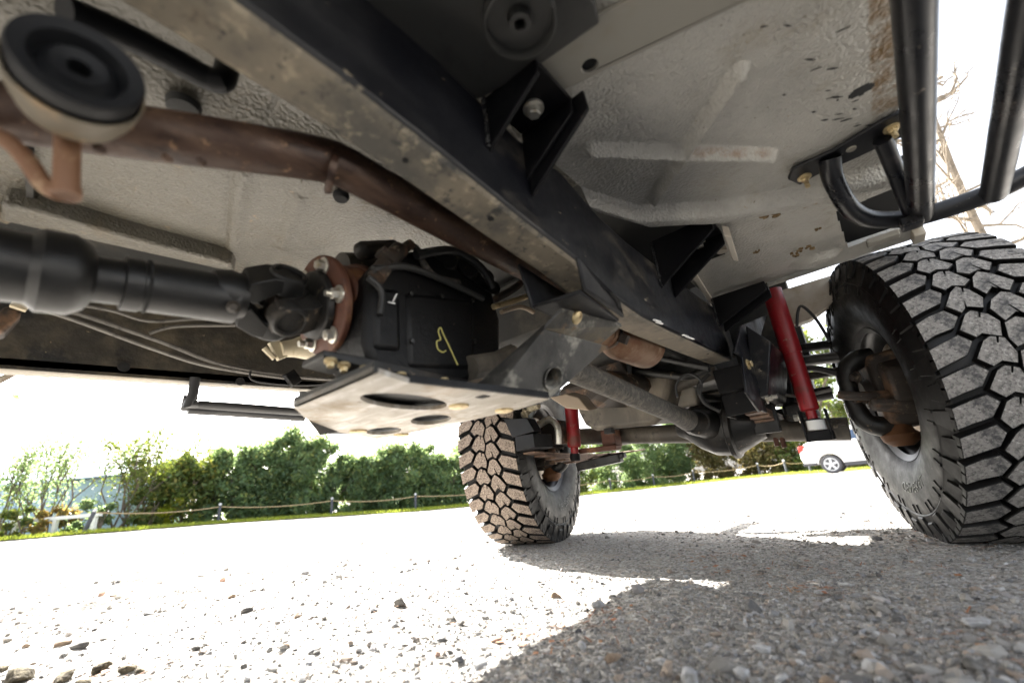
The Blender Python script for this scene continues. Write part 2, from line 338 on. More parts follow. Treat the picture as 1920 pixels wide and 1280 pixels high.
def ground_mat():
    s = NT('gravel_ground'); P = s.tc.outputs['Object']
    c = s.mix(s.ramp(s.noise(2.2, 6, .65), .35, .7), (.41, .385, .35), (.32, .3, .27))
    v = s.n('TexVoronoi'); v.inputs['Scale'].default_value = 150; s.l(P, v.inputs['Vector'])
    hs = s.n('SeparateColor'); s.l(v.outputs['Color'], hs.inputs[0])
    c = s.mix(s.math('MULTIPLY', s.ramp(hs.outputs[0], .5, .95), .75), c, (.56, .55, .53))
    c = s.mix(s.math('MULTIPLY', s.ramp(hs.outputs[1], .62, .95), .8), c, (.16, .155, .15))
    v2 = s.n('TexVoronoi'); v2.inputs['Scale'].default_value = 60; s.l(P, v2.inputs['Vector'])
    h2 = s.n('SeparateColor'); s.l(v2.outputs['Color'], h2.inputs[0])
    c = s.mix(s.math('MULTIPLY', s.ramp(h2.outputs[0], .8, .95), .6), c, (.4, .34, .28))
    s.l(c, s.b.inputs['Base Color']); s.b.inputs['Roughness'].default_value = .95; s.b.inputs['Specular IOR Level'].default_value = .2
    b1 = s.n('Bump'); b1.inputs['Strength'].default_value = .8; b1.inputs['Distance'].default_value = .004
    s.l(s.math('ADD', s.noise(260, 4, .7), s.math('MULTIPLY', v.outputs['Distance'], -1.2)), b1.inputs['Height'])
    b2 = s.n('Bump'); b2.inputs['Strength'].default_value = .8; b2.inputs['Distance'].default_value = .012
    s.l(s.math('SUBTRACT', s.noise(34, 6, .7), v2.outputs['Distance']), b2.inputs['Height']); s.l(b1.outputs[0], b2.inputs['Normal']); s.l(b2.outputs[0], s.b.inputs['Normal'])
    return s.m
M['ground'] = ground_mat()
AZ0 = YAW
def polar(r0, r1, nr, na_in, half, full=True):
    a = np.linspace(AZ0-half, AZ0+half, na_in)
    if full: a = np.concatenate([a, np.linspace(AZ0+half, AZ0-half+2*math.pi, 60)[1:-1]])
    return a
def ground_sheet(name, rad, mat, lift=0., half=R_(58), full=True, na=460, kind='structure', rel=False):
    az = polar(0, 0, 0, na, half, full); n = len(az); rr = np.array(rad)
    A, Rr = np.meshgrid(az, rr); aw = np.mod(A+math.pi, 2*math.pi)-math.pi
    if rel: Rr = Rr*fence_d(aw)
    x = -np.sin(A)*Rr; y = np.cos(A)*Rr; z = ground_z(x, y)+lift
    co = np.stack([x, y, z], -1).reshape(-1, 3); m = len(rr)
    i = np.arange(m-1)[:, None]*n; k = np.arange(n if full else n-1)[None]; k2 = (k+1) % n
    q = np.stack([i+k, i+k2, i+n+k2, i+n+k], -1).reshape(-1, 4)
    if full:
        co = np.vstack([co, [[0, 0, 0]]]); c = len(co)-1; q = np.vstack([q, np.stack([np.arange(n), np.full(n, c), np.full(n, c), (np.arange(n)+1) % n], -1)[:0]])
    return fast_mesh(name, co, q, mat, kind=kind)
rad = np.concatenate([[.02, .15, .3, .42], np.geomspace(.5, 4.5, 300), np.geomspace(4.7, 40, 40), [60, 100, 180, 320]])
ground_sheet('gravel_ground', rad, 'ground')

# ------------------------------------------------------------------ the off-road vehicle, seen from below (Y runs along it, X across)
CAR = thing('off_road_vehicle', 'lifted off-road vehicle seen from underneath, black frame, rusty exhaust pipe, red shock absorbers', 'vehicle', (-.587, .4, 0))
Y0, Y1 = V(0, 1, 0), V(0, 0, 1)

# body shell above the floor (carries the shade on the ground), floor pans
mb = MB(); prof = [(-2.2, .84), (1.40, .84), (1.40, 1.0), (2.12, 1.0), (2.12, 1.14), (1.25, 1.2), (1.0, 1.72), (-2.15, 1.75)]
mb.prism([(-1.30, y, z) for y, z in prof], (1.40, 0, 0)); mb.build('body_shell', 'sill', CAR)
mb = MB(); mb.box(-1.312, -1.295, -2.1, 1.28, .585, .842); mb.build('body_side', 'sill', CAR)
mb = MB(); mb.box(-1.312, -1.22, 1.282, 1.42, .69, .998); mb.box(-1.311, -1.22, 1.422, 1.58, .80, .997); mb.box(-1.312, -1.0, 1.582, 2.1, .885, .998); mb.build('left_fender', 'sill', CAR)
mb = MB(); mb.box(-1.32, .17, -2.1, 1.40, .812, .83); mb.build('underbody_sheet', 'undercoat', CAR)

def bead(X, Y, a, b, wd, h):
    ax, ay = a; bx, by = b; L2 = (bx-ax)**2+(by-ay)**2
    t = np.clip(((X-ax)*(bx-ax)+(Y-ay)*(by-ay))/L2, 0, 1)
    d = np.hypot(X-ax-t*(bx-ax), Y-ay-t*(by-ay)); return h*np.clip(1.12-np.sqrt(d*d+(wd*.12)**2)/wd, 0, 1)
def zg(px, py, z=.75): p = onZ(z, px, py); return (p.x, p.y)
FL = [zg(*q) for q in ((1040, 340), (1120, 366), (1200, 392), (1330, 385), (1500, 358), (1690, 305))]
XB = [zg(1105, 278), zg(1445, 288), zg(1385, 130), zg(1225, 370)]
OPEN = [zg(1568, 400), zg(1685, 355), zg(1692, 432), zg(1592, 468)]
HOLES = [(zg(1615, 172), .016, .011), (zg(1388, 410), .011, .01), (zg(1492, 395), .007, .007), (zg(1545, 373), .0085, .008), (zg(1104, 116), .0105, .0105)]
def crease(X, Y): return np.interp(X, [p[0] for p in FL], [p[1] for p in FL])
def floor_z(X, Y):
    z = np.full(X.shape, .75)
    z = z-bead(X, Y, XB[0], XB[1], .0125, .022); z = np.minimum(z, .75-bead(X, Y, XB[3], XB[2], .0125, .022))
    s = Y-crease(X, Y)                       # folded lip, then the lower front pan
    z = z-.03*sstep(-.022, .006, s)*(1-sstep(.03, .045, s)) + .006*sstep(.03, .05, s)
    z = z+.012*sstep(1.36, 1.44, Y)*(1-sstep(-.05, .0, X))
    z = z-.016*(1-sstep(.02, .045, np.hypot((X-.0)/1.5, Y-1.36)))    # formed boss near the front edge
    z = z+(vnoise(X*9, Y*9, 11)-.5)*.004 
    return z
def in_poly(cx, cy, P):
    r = np.zeros(cx.shape, bool); n = len(P)
    for i in range(n):
        x1, y1 = P[i]; x2, y2 = P[(i+1) % n]
        c = ((y1 > cy) != (y2 > cy)) & (cx < (x2-x1)*(cy-y1)/(y2-y1+1e-12)+x1); r ^= c
    return r
EDGE = [zg(1440, 540), zg(1738, 442)]
def keepf(cx, cy):
    k = np.ones(cx.shape, bool)
    for (hx, hy), a, b in HOLES: k &= ((cx-hx)/a)**2+((cy-hy)/b)**2 > 1
    k &= ~in_poly(cx, cy, OPEN)
    k &= cy < EDGE[0][1]+(cx-EDGE[0][0])*(EDGE[1][1]-EDGE[0][1])/(EDGE[1][0]-EDGE[0][0])
    k &= ~((cx < -.17) & (cy > crease(cx, cy)+.042) & (cy < 1.12))
    k &= cx < .17+.05*sstep(.95, 1.3, cy)
    return k
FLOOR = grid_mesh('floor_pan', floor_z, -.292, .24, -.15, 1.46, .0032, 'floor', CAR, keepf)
# lateral stiffener welded under the pan, with its hole, and the dark mount plate beside the rail
a = [zg(1030, 175), zg(1640, -125), zg(1420, -125), zg(985, 85)]
hc = V(*zg(1104, 116), .742)
holed([V(p[0], p[1], .742) for p in a], [ell(hc, (.0105, 0, 0), (0, .0095, 0))], (0, 0, .007), 'stiffener', 'crossm', CAR, bevel=.0015)
MB().box(hc.x-.013, hc.x+.013, hc.y-.012, hc.y+.012, .7495, .7525).build('stiffener_cavity', 'hole', CAR)
mb = MB(); mb.prism([onZ(.728, *q) for q in ((380, -260), (640, 20), (880, 190), (905, 185), (1010, 125), (1125, 45), (1118, 8), (1090, -30), (1180, -160))], (0, 0, .012)); MPL = mb.build('mount_plate', 'oldpaint', CAR, bevel=.003)
cc = onZ(.72, 973, 30); mb = MB(); r = .040
mb.lathe([(-.012, r*.3), (-.012, r*.92), (0, r), (.016, r), (.017, r*.95), (.003, r*.9), (.002, r*.34), (.014, r*.3), (.014, r*.17), (.002, r*.16)], cc, (0, 0, -1), 40, cap=False)
mb.build('mount_cup', 'oldpaint', CAR)
mb = MB(); mb.lathe([(0, .0045), (.001, .0045)], cc+V(0, 0, -.001), (0, 0, -1), 16); mb.build('mount_bore', 'hole', CAR)
# box behind the access opening, front edge return and the side post
ox = [p[0] for p in OPEN]; oy = [p[1] for p in OPEN]
MB().box(min(ox)-.03, max(ox)+.03, min(oy)-.04, max(oy)+.04, .785, .80).build('cavity_panel', 'hole', CAR)
e0, e1 = V(EDGE[0][0], EDGE[0][1], .752), V(EDGE[1][0]-.005, EDGE[1][1], .752)
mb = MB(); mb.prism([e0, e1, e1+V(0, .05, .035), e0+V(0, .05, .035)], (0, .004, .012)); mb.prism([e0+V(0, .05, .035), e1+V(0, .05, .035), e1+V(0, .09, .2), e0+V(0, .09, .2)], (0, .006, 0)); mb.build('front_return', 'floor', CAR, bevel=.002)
p = onZ(.745, 1722, 440); mb = MB(); mb.box(p.x-.012, p.x+.012, p.y-.02, p.y+.035, .735, .86); mb.build('side_post', 'sill', CAR, bevel=.003)
p = onZ(.74, 1668, 448); mb = MB(); mb.box(p.x-.045, p.x+.02, p.y-.02, p.y+.012, .738, .752); mb.build('pinch_tab', 'crossm', CAR, bevel=.003)
p = onZ(.75, 1320, 540)
mb = MB(); mb.beam(onZ(.745, 1302, 515), onZ(.745, 1337, 570), .012, .012); mb.build('white_flange', 'inner', CAR)

mb = MB()     # scraped paint beside the plate and mud dried onto the front pan
for k in range(22):
    px, py = random.choice(((1590, 195), (1600, 225), (1585, 240), (1480, 175), (1570, 215), (1560, 60), (1450, 40), (1540, 120))); q = onZ(.7495, px+random.gauss(0, 22), py+random.gauss(0, 16)); a = random.uniform(.2, .9); L = random.uniform(.002, .009); w_ = random.uniform(.0006, .0018)
    mb.prism([q+V(-math.cos(a)*L, -math.sin(a)*L, 0), q+V(math.sin(a)*w_, -math.cos(a)*w_, 0), q+V(math.cos(a)*L, math.sin(a)*L, 0), q+V(-math.sin(a)*w_, math.cos(a)*w_, 0)], (0, 0, -.0012))
mb.build('paint_chips', 'undercoat', FLOOR, kind='stuff')
mb = MB()
for px, py, r in ((1452, 398, .02), (1505, 467, .018), (1420, 470, .008), (1532, 428, .007), (1490, 478, .012), (1350, 395, .01)):
    for k in range(9):
        q = onZ(.7475, px, py)+V(random.gauss(0, r*.5), random.gauss(0, r*.6), 0); rr = r*random.uniform(.12, .4)
        mb.prism([q+V(math.cos(t_)*rr*random.uniform(.6, 1.3), math.sin(t_)*rr*random.uniform(.6, 1.3), 0) for t_ in np.linspace(0, 5.6, 8)], (0, 0, -.0035))
mb.build('dried_mud', 'mud', FLOOR, kind='stuff')

# left half of the floor: tunnel pan, seams, ledge rail
def floor_zl(X, Y):
    z = .75+.0*X
    for q0, q1 in (((455, 330), (430, 480)), ((560, 375), (530, 460))):
        z = z-bead(X, Y, zg(*q0), zg(*q1), .018, .006)
    z = z+.02*sstep(-.60, -.50, X) + (vnoise(X*8, Y*8, 13)-.5)*.006
    s1 = zg(430, 330); s2 = zg(420, 480)
    t = (Y-np.interp(X, [s2[0], s1[0]], [s2[1], s1[1]])); z = z+.004*(np.abs(t) < .0022)
    return z
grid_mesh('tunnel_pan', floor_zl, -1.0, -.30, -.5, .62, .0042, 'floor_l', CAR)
mb = MB(); zl = .715
mb.prism([onZ(zl, *q) for q in ((0, 385), (60, 395), (232, 444), (432, 494), (440, 512), (232, 466), (0, 415))], (0, 0, .05)); mb.build('left_frame_rail', 'floor_l', CAR, bevel=.006)
mb = MB(); mb.beam(onZ(.742, 55, 280), onZ(.742, 58, 385), .008, .01); mb.build('seam_strip', 'undercoat', CAR)
mb = MB(); mb.beam(onZ(.735, 0, 405), onZ(.735, 60, 378), .02, .02); mb.build('ledge_end', 'grime', CAR)
mb = MB(); mb.lathe([(0, .012), (.01, .014), (.016, .011)], onZ(.748, 640, 360), (0, 0, -1), 20); mb.build('floor_plug', 'hole', CAR)
mb = MB(); mb.lathe([(0, .03), (.006, .028), (.008, .02)], onZ(.75, 600, 345), (0, 0, -1), 24); mb.build('floor_boss', 'floor_l', CAR)
mb = MB(); mb.lathe([(0, .02), (.01, .018), (.012, .006)], onZ(.748, 345, 196), (0, 0, -1), 20); mb.build('drain_plug', 'undercoat', CAR)

# far sill with its dark inner face, lines clipped along it
def sx(px, py, x=-1.27): return onX(x, px, py)
mb = MB(); a = [sx(-60, 560), sx(-60, 686), sx(575, 729), sx(640, 735), sx(640, 560)]; mb.prism(a, (-.02, 0, 0)); mb.build('left_inner_sill', 'grime', CAR)
A_, B_, C_, D_ = sx(-60, 663), sx(-60, 689), sx(568, 730), sx(568, 706); k_ = (C_-B_)/(C_.y-B_.y)
mb = MB(); mb.prism([A_-k_*1.8, B_-k_*1.8, C_+k_*.68, D_+k_*.68], (-.05, 0, 0)); LS = mb.build('left_sill', 'sill', CAR, bevel=.01)
mb = MB()
for q in ((232, 688), (450, 715)): p = sx(*q, -1.268); mb.lathe([(0, .011), (.003, .011)], p, (1, 0, 0), 16)
mb.build('sill_hole', 'hole', LS)
def line(name, pts, x, r, mat, **k):
    mb = MB(); mb.tube([onX(x, *q) for q in pts], r, 8, sm=5); return mb.build(name, mat, CAR, **k)
for pts, r in ((((0, 555), (120, 580), (300, 640), (420, 685), (545, 705), (640, 712)), .005), (((50, 572), (140, 600), (290, 655), (400, 688), (560, 712)), .0045), (((60, 560), (200, 580), (280, 602), (380, 598), (440, 610)), .004), (((280, 625), (330, 612), (440, 610)), .004)):
    line('brake_line', pts, -1.2, r, 'hose')
line('fuel_line', ((470, 695), (478, 714), (560, 722), (640, 718)), -1.18, .003, 'blackhose')
mb = MB(); mb.beam(onX(-1.19, 22, 568), onX(-1.19, 52, 578), .014, .014); mb.build('line_sleeve', 'cream', CAR)
mb = MB(); mb.beam(onX(-1.17, 540, 698), onX(-1.17, 556, 720), .02, .03); mb.build('line_clip', 'black', CAR, bevel=.002)
mb = MB(); mb.beam(onX(-1.15, -10, 600), onX(-1.15, 24, 612), .05, .05); mb.build('left_hanger', 'knuckle', CAR, bevel=.006)
mb = MB(); mb.lathe([(0, .016), (.03, .02), (.055, .028), (.09, .024), (.12, .01)], onX(-.9, 525, 655), onX(-.9, 600, 648)-onX(-.9, 525, 655), 16)
mb.beam(onX(-.9, 512, 640), onX(-.9, 530, 672), .012, .02); mb.tube([onX(-.9, 495, 652), onX(-.9, 515, 672)], .006, 8); mb.build('shift_linkage', 'cream', CAR)

# far side step bar: two long tubes and a bent end
FX = -1.265
mb = MB(); mb.tube([onX(FX, 366, 708), onX(FX, 362, 738), onX(FX, 352, 758), onX(FX-.02, 372, 758), onX(FX, 420, 761), onX(FX, 566, 772), onX(FX, 568, 735)], .0115, 12)
LB_ = mb.build('left_step_bar', 'tube_far', CAR)
mb = MB(); mb.tube([onX(FX-.035, 352, 768), onX(FX-.035, 420, 772), onX(FX-.035, 570, 783)], .0115, 12); mb.build('step_bar_tube', 'tube_far', LB_)
mb = MB(); mb.beam(onX(FX, 358, 742), onX(FX-.035, 352, 768), .012, .03, (0, 1, 0)); mb.build('step_bar_end', 'tube_far', LB_, bevel=.003)

# right frame rail: bent box, dusty underneath
LB = [(270, 0, .60), (437, 151, .586), (640, 259, .577), (780, 365, .568), (875, 430, .558), (990, 510, .537), (1085, 566, .523), (1160, 605, .519), (1250, 655, .53), (1325, 690, .538)]
RBq = [(487, 0), (560, 66), (640, 134), (800, 265), (989, 417), (1075, 480), (1160, 570), (1250, 620), (1370, 672)]
xR, xL = -.28, -.345
path = [(-.6, .61), (-.1, .605), (.05, .601), (.14, .598), (.23, .59), (.40, .568), (.52, .556), (.64, .527), (.75, .519), (.88, .522), (1.15, .534), (1.43, .548)]
mb = MB(); n = len(path)
for y, z in path:
    top = z+.15 if y < .45 else z+.17
    mb.v += [V(xL, y, z), V(xR, y, z), V(xR, y, top), V(xL, y, top)]
for i in range(n-1):
    b = i*4; mb.face((b, b+4, b+5, b+1), 1 if path[i][0] < .6 else 2); mb.face((b+1, b+5, b+6, b+2)); mb.face((b+2, b+6, b+7, b+3)); mb.face((b+3, b+7, b+4, b))
mb.face((0, 1, 2, 3)); mb.face((4*n-1, 4*n-2, 4*n-3, 4*n-4))
RAIL = mb.build('frame_rail', ['rail', 'rail_dust', 'rail_grey'], CAR, bevel=.009, smooth=60)
def rail_z(y): return float(np.interp(y, [p[0] for p in path], [p[1] for p in path]))
def on_rail(px, py):
    z = .56
    for _ in range(6): z = rail_z(onZ(z, px, py).y)
    return onZ(z, px, py)
mb = MB()
for q, r in (((920, 409), .0042), ((760, 300), .0035), ((1327, 663), .003)): p = on_rail(*q); mb.lathe([(-.0005, r), (.002, r)], p-V(0, 0, .001), (0, 0, 1), 16)
mb.build('rail_hole', 'hole', RAIL)
mb = MB()
for px, py in ((1232, 601), (1236, 605), (1285, 629), (1291, 632), (1296, 634)):
    p = on_rail(px, py); mb.prism([p+V(-.004, -.012, -.0012), p+V(.0, -.012, -.0012), p+V(.004, .012, -.0012), p+V(0, .012, -.0012)], (0, 0, .0018))
mb.build('chalk_mark', 'chalk', RAIL)

# body mounts: channel brackets off the rail with a bolt and a rubber
def weld(a, b, parent, r=.0032):
    n = max(8, int((b-a).length/.0022)); P = [a.lerp(b, i/n)+V(random.gauss(0, .0004), random.gauss(0, .0004), random.gauss(0, .0004)) for i in range(n+1)]
    m2 = MB(); m2.tube(P, [r*(1+.28*math.sin(i*1.9)+random.gauss(0, .08)) for i in range(n+1)], 8); return m2.build('weld_bead', 'weld', parent)
M['weld'] = pm('painted_weld', (.006, .006, .007), .45, 0, [((.06, .05, .04), 60, .58, .7)], spec=.35)
def body_mount(y0, y1, x1, ztop, zrail, tip, bolt_px):
    mb = MB(); t = .006
    for y in (y0, y1-t): mb.prism([(xR, y, zrail), (xR, y, ztop), (x1, y, ztop), (x1, y, ztop-tip)], (0, t, 0))
    mb.prism([(xR, y0+t, ztop-.008), (xR, y1-t, ztop-.008), (x1, y1-t, ztop-.008), (x1, y0+t, ztop-.008)], (0, 0, .008))
    b = mb.build('body_mount_bracket', 'black', CAR, bevel=.002)
    for y in (y0-.001, y1+.001): weld(V(xR+.001, y, zrail+.004), V(xR+.001, y, ztop-.004), b)
    p = onZ(ztop-.010, *bolt_px)
    m2 = MB(); m2.bolt(p, (0, 0, -1), .0095, .012); m2.build('bolt', 'zinc', b)
    m3 = MB(); m3.lathe([(0, .026), (.012, .03), (.03, .03), (.04, .024)], p+V(0, 0, .012), (0, 0, 1), 24); m3.build('rubber_mount', 'mount', b)
body_mount(.335, .42, -.192, .735, .645, .03, (1000, 203))
body_mount(.90, .99, -.145, .752, .63, .035, (1310, 455))
body_mount(1.36, 1.44, -.13, .742, .645, .03, (1420, 565))
mb = MB(); mb.prism([(xR, .420, .735), (-.175, .420, .735), (-.172, .420, .70), (xR+.001, .420, .62)], (0, .006, 0)); mb.build('mount_gusset', 'black', CAR, bevel=.002)
p = onZ(.745, 1352, 466); mb = MB(); mb.prism([onZ(.745, *q) for q in ((1352, 422), (1366, 425), (1380, 472), (1368, 470))], (0, 0, -.028)); mb.lathe([(0, .012), (.01, .012)], p, (0, 0, -1), 16); mb.build('captive_nut', 'inner', CAR, bevel=.002)

# right step bar: flat bar bolted to the floor, bent tube, two long tubes
mb = MB(); pz = .738
mb.prism([onZ(pz, *q) for q in ((1478, 338), (1486, 318), (1560, 285), (1648, 232), (1700, 205), (1760, 190), (1740, 240), (1668, 268), (1600, 300), (1530, 330), (1500, 348))], (0, 0, .007))
SB = mb.build('step_bar_plate', 'tube', CAR, bevel=.002)
for q, st in (((1508, 332), .016), ((1672, 240), .012)):
    mb = MB(); mb.bolt(onZ(pz, *q), (0, 0, -1), .0075, .007, stud=st); mb.build('bolt', 'brass', SB)
mb = MB(); mb.lathe([(0, .0075), (.002, .007)], onZ(pz-.0005, 1596, 279), (0, 0, -1), 18); mb.build('plate_hole', 'crossm', SB)
P = [onY(.865, 1556, 298), onY(.885, 1560, 330), onY(.935, 1578, 368), onY(.99, 1600, 396), onY(1.03, 1635, 411), onY(1.05, 1690, 411), onY(1.05, 1740, 402), onY(1.05, 1850, 365), onY(1.05, 1925, 329), onY(1.03, 1990, 292)]
mb = MB(); mb.tube(P, .0168, 18, sm=4); SBT = mb.build('bent_step_tube', 'tube', CAR)
def longtube(x, y1, z1, slope):
    m2 = MB(); m2.tube([(x-.008, -1.2, z1+.002), (x, y1, z1)], .0185, 20); m2.build('step_bar_tube', 'tube', CAR)
pA = onY(1.045, 1727, 403); pB = onY(1.045, 1864, 362)
for pp, q in ((pA, (1714, 0)), (pB, (1917, 90))):
    zz = pp.z
    d = None
    for k in range(40):
        t = .36+.012*k; c = at(*q, t)
        if d is None or abs(c.z-pp.z-.012) < d[0]: d = (abs(c.z-pp.z-.012), c)
    e = d[1]; dirv = (e-pp).normalized()
    mb = MB(); mb.tube([pp, e, pp+dirv*1.6], .0185, 20); mb.build('step_bar_tube', 'tube', CAR)
mb = MB(); mb.tube([onZ(.73, 1655, 262), onY(1.03, 1712, 405)], .013, 14); mb.build('step_bar_brace', 'tube', CAR)
mb = MB(); p = onY(1.03, 1706, 414); mb.box(p.x-.016, p.x+.016, p.y-.02, p.y+.01, p.z-.016, p.z+.004); mb.build('weld_tab', 'tube', CAR, bevel=.003)

# exhaust: rusty pipe, hanger mount with rod, rear muffler
mb = MB(); P = [V(-.60, -1.8, .46), V(-.55, -.5, .49), onX(-.50, -60, 200), onX(-.455, 200, 240), onX(-.425, 400, 268), onX(-.402, 560, 292), onX(-.398, 600, 299), onX(-.395, 628, 306), onX(-.394, 650, 316), onX(-.395, 680, 333), onX(-.397, 740, 366), onX(-.40, 860, 433), onX(-.40, 985, 500), onX(-.41, 1120, 598)]
mb.tube(P, .0245, 28); PIPE = mb.build('exhaust_pipe', 'rustpipe', CAR)
p = onX(-.395, 622, 322); dv = onX(-.39, 640, 330)-onX(-.405, 560, 303)
mb = MB(); mb.lathe([(-.004, .0246), (-.002, .0253), (.002, .0253), (.004, .0246)], p, dv, 28, cap=False); mb.build('pipe_weld', 'rustpipe', PIPE)
for px, py in ((190, 287), (310, 303), (372, 309)): p = onX(-.435, px, py); MB().lathe([(-.003, .001), (-.002, .0035), (0, .005), (.002, .0035), (.003, .001)], p+V(.022, -.002, -.012), (.3, -.2, -1), 10).build('weld_drip', 'rustpipe', PIPE)
D = .30
c = at(150, 124, D); axd = (at(150, 40, D+.03)-at(134, 170, D)).normalized()
dn = -UP; vw = (EYE-c).normalized(); axm = (vw*.8+RT*.12+UP*.6).normalized()
axm = -(axm) if axm.dot(vw) < 0 else axm
mb = MB(); mb.lathe([(-.03, .028), (-.022, .0335), (0, .036), (.004, .0345), (.002, .026), (-.008, .022), (-.004, .017), (.0, .015), (-.002, .007), (-.014, .006)], c, axm, 32); HM = mb.build('hanger_mount', 'mount', CAR)
mb = MB(); mb.lathe([(-.066, .006), (-.06, .016), (-.046, .03), (-.03, .0355), (-.012, .038), (-.012, .0365), (-.02, .0345)], c, axm, 32, cap=False); mb.build('mount_bracket', 'mountcup', HM)
st0 = at(128, 225, D+.035); st1 = at(124, 368, D+.02)
mb = MB(); mb.tube([st0, st1], .0078, 14); mb.lathe([(-.008, .0088), (.0, .0088)], st1, st1-st0, 14); mb.build('hanger_stud', 'rod', CAR)
mb = MB(); mb.tube([at(-60, 235, .34), at(10, 262, .33), at(50, 300, .325), at(82, 345, .322), at(112, 362, .32)], .0062, 12, sm=4); mb.build('hanger_rod', 'rod', CAR)
mb = MB(); mb.tube([at(120, 20, .36), at(230, 65, .40), at(330, 115, .44), at(390, 147, .46), at(418, 150, .465), at(428, 115, .49)], .0125, 14, sm=4); mb.build('hanger_arm', 'mount', CAR)
mb = MB(); a = onX(-.40, 1120, 618); b = onX(-.40, 1150, 635); c2 = onX(-.40, 1212, 655)
ax = (onX(-.40, 1235, 662)-a).normalized()
mb.lathe([(0, .028), (.03, .03), (.035, .034), (.05, .034), (.055, .031), (.075, .044), (.11, .052), (.25, .054), (.28, .03)], a, ax, 28); mb.build('muffler', 'muffler', CAR)
mb = MB(); mb.lathe([(0, .0362), (.012, .0362)], a+ax*.036, ax, 24, cap=False); mb.beam(a+ax*.042+V(.03, 0, -.02), a+ax*.042+V(.045, 0, -.03), .012, .02); mb.build('muffler_clamp', 'knuckle', CAR)

# driveshaft to the left, slip yoke, universal joint, flange, transfer case
DX = -.6
sh = lambda px, py: onX(DX, px, py)
c0 = (sh(0, 430)+sh(0, 562))/2; c1 = (sh(430, 512)+sh(430, 612))/2; c0.z -= .0; ax = (c1-c0).normalized()
prof = [(-.35, .036), (.018, .036), (.026, .043), (.048, .043), (.06, .036), (.066, .0255), (.088, .0255), (.089, .031), (.104, .031), (.105, .0295), (.2, .031)]
mb = MB(); mb.lathe(prof, c0, ax, 36); DS = mb.build('driveshaft', 'shaft', CAR)
mb = MB(); q = c0+ax*.108
mb.lathe([(0, .0312), (.003, .0312)], q, ax, 36, cap=False); mb.build('seal_ring', 'hole', DS)
mb = MB(); q = sh(424, 574)+V(.03, 0, -.012); mb.lathe([(0, .008), (.004, .008), (.008, .004)], q, (1, -.3, -.4), 12); mb.build('grease_plug', 'cast', DS)
jc = sh(515, 572); fc = sh(612, 572); fax = (fc-jc).normalized()
fax = (ax*.85+V(.0, .1, .12)).normalized()
u1 = V(.80, .0, .62).normalized(); u1 = (u1-ax*u1.dot(ax)).normalized(); u2 = ax.cross(u1)
w1 = (u2-fax*u2.dot(fax)).normalized(); w2 = fax.cross(w1)
def yoke(center, axis, ear, side, back, mat, name):
    mb = MB()
    for s_ in (1, -1):
        pts = []
        e = center+ear*s_*.041; bse = center-axis*back
        L = [bse+ear*s_*.012, bse+ear*s_*.034+axis*.004, e-axis*.024+ear*s_*.006, e+ear*s_*.008, e+axis*.018+ear*s_*.004, e+axis*.018-ear*s_*.012, e-axis*.012-ear*s_*.014, bse+axis*.014+ear*s_*.004]
        mb.prism([p-side*.022 for p in L], side*.044)
        mb.lathe([(-.018, .0235), (.006, .025), (.011, .023), (.011, .018), (.003, .0175)], e, ear*s_, 24)
        mb.lathe([(.001, .017), (.0035, .017)], e, ear*s_, 20)
    mb.lathe([(-.03, .030), (-.012, .034), (.008, .03)], bse, axis, 28)
    return mb.build(name, mat, CAR, bevel=.004, smooth=50)
jcx = sh(521, 568)
yoke(jcx, ax, u1, u2, .052, 'shaft', 'shaft_yoke'); yoke(jcx, -fax, w1, w2, .052, 'cast', 'flange_yoke')
mb = MB(); mb.tube([jcx-u1*.045, jcx+u1*.045], .0125, 16); mb.tube([jcx-w1*.045, jcx+w1*.045], .0125, 16); mb.lathe([(-.012, .02), (.012, .02)], jcx, ax, 16); mb.build('joint_cross', 'knuckle', CAR)
fl = jcx+fax*.060
mb = MB(); mb.lathe([(-.016, .04), (-.012, .052), (-.002, .054)], fl, fax, 36); mb.build('yoke_flange', 'cast', CAR, bevel=.002)
mb = MB(); mb.lathe([(0, .075), (.002, .078), (.011, .078), (.012, .055), (.024, .055), (.025, .064), (.029, .067), (.055, .067), (.056, .072), (.068, .072), (.069, .05), (.075, .05)], fl, fax, 44); FLG = mb.build('output_flange', 'brown', CAR, bevel=.0015)
mb = MB()
for k in range(6):
    an = 2*math.pi*k/6+.2; q = fl+(w1*math.cos(an)+w2*math.sin(an))*.062
    m2 = MB(); m2.bolt(q, -fax, .0085, .012, stud=.01 if k % 2 else 0); m2.build('bolt', 'zinc', FLG)
h0 = fl+fax*.068
mb = MB(); mb.lathe([(0, .06), (.02, .06), (.045, .056), (.09, .062)], h0, fax, 36); TCH = mb.build('output_housing', 'case', CAR)
for an in (.5, 2.2, 3.6, 5.2):
    q = h0-fax*.012+(w1*math.cos(an)+w2*math.sin(an))*.066; m2 = MB(); m2.bolt(q, -fax, .0068, .010); m2.build('bolt', 'brass', TCH)
TX = -.505
t = lambda px, py: onX(TX, px, py)
mb = MB(); mb.prism([t(*q) for q in ((692, 512), (725, 478), (800, 462), (885, 520), (925, 545), (940, 600), (940, 660), (905, 700), (870, 722), (700, 690), (685, 640))], (-.09, 0, 0)); TC = mb.build('transfer_case', 'case', CAR, bevel=.012, smooth=60)
mb = MB(); mb.prism([onX(TX+.004, *q) for q in ((760, 545), (890, 560), (893, 695), (765, 690))], (-.02, 0, 0)); mb.build('case_cover', 'case', TC, bevel=.012)
mb = MB(); mb.prism([onX(TX+.006, *q) for q in ((700, 535), (752, 540), (756, 660), (702, 655))], (-.02, 0, 0)); mb.build('case_boss', 'case', TC, bevel=.014)
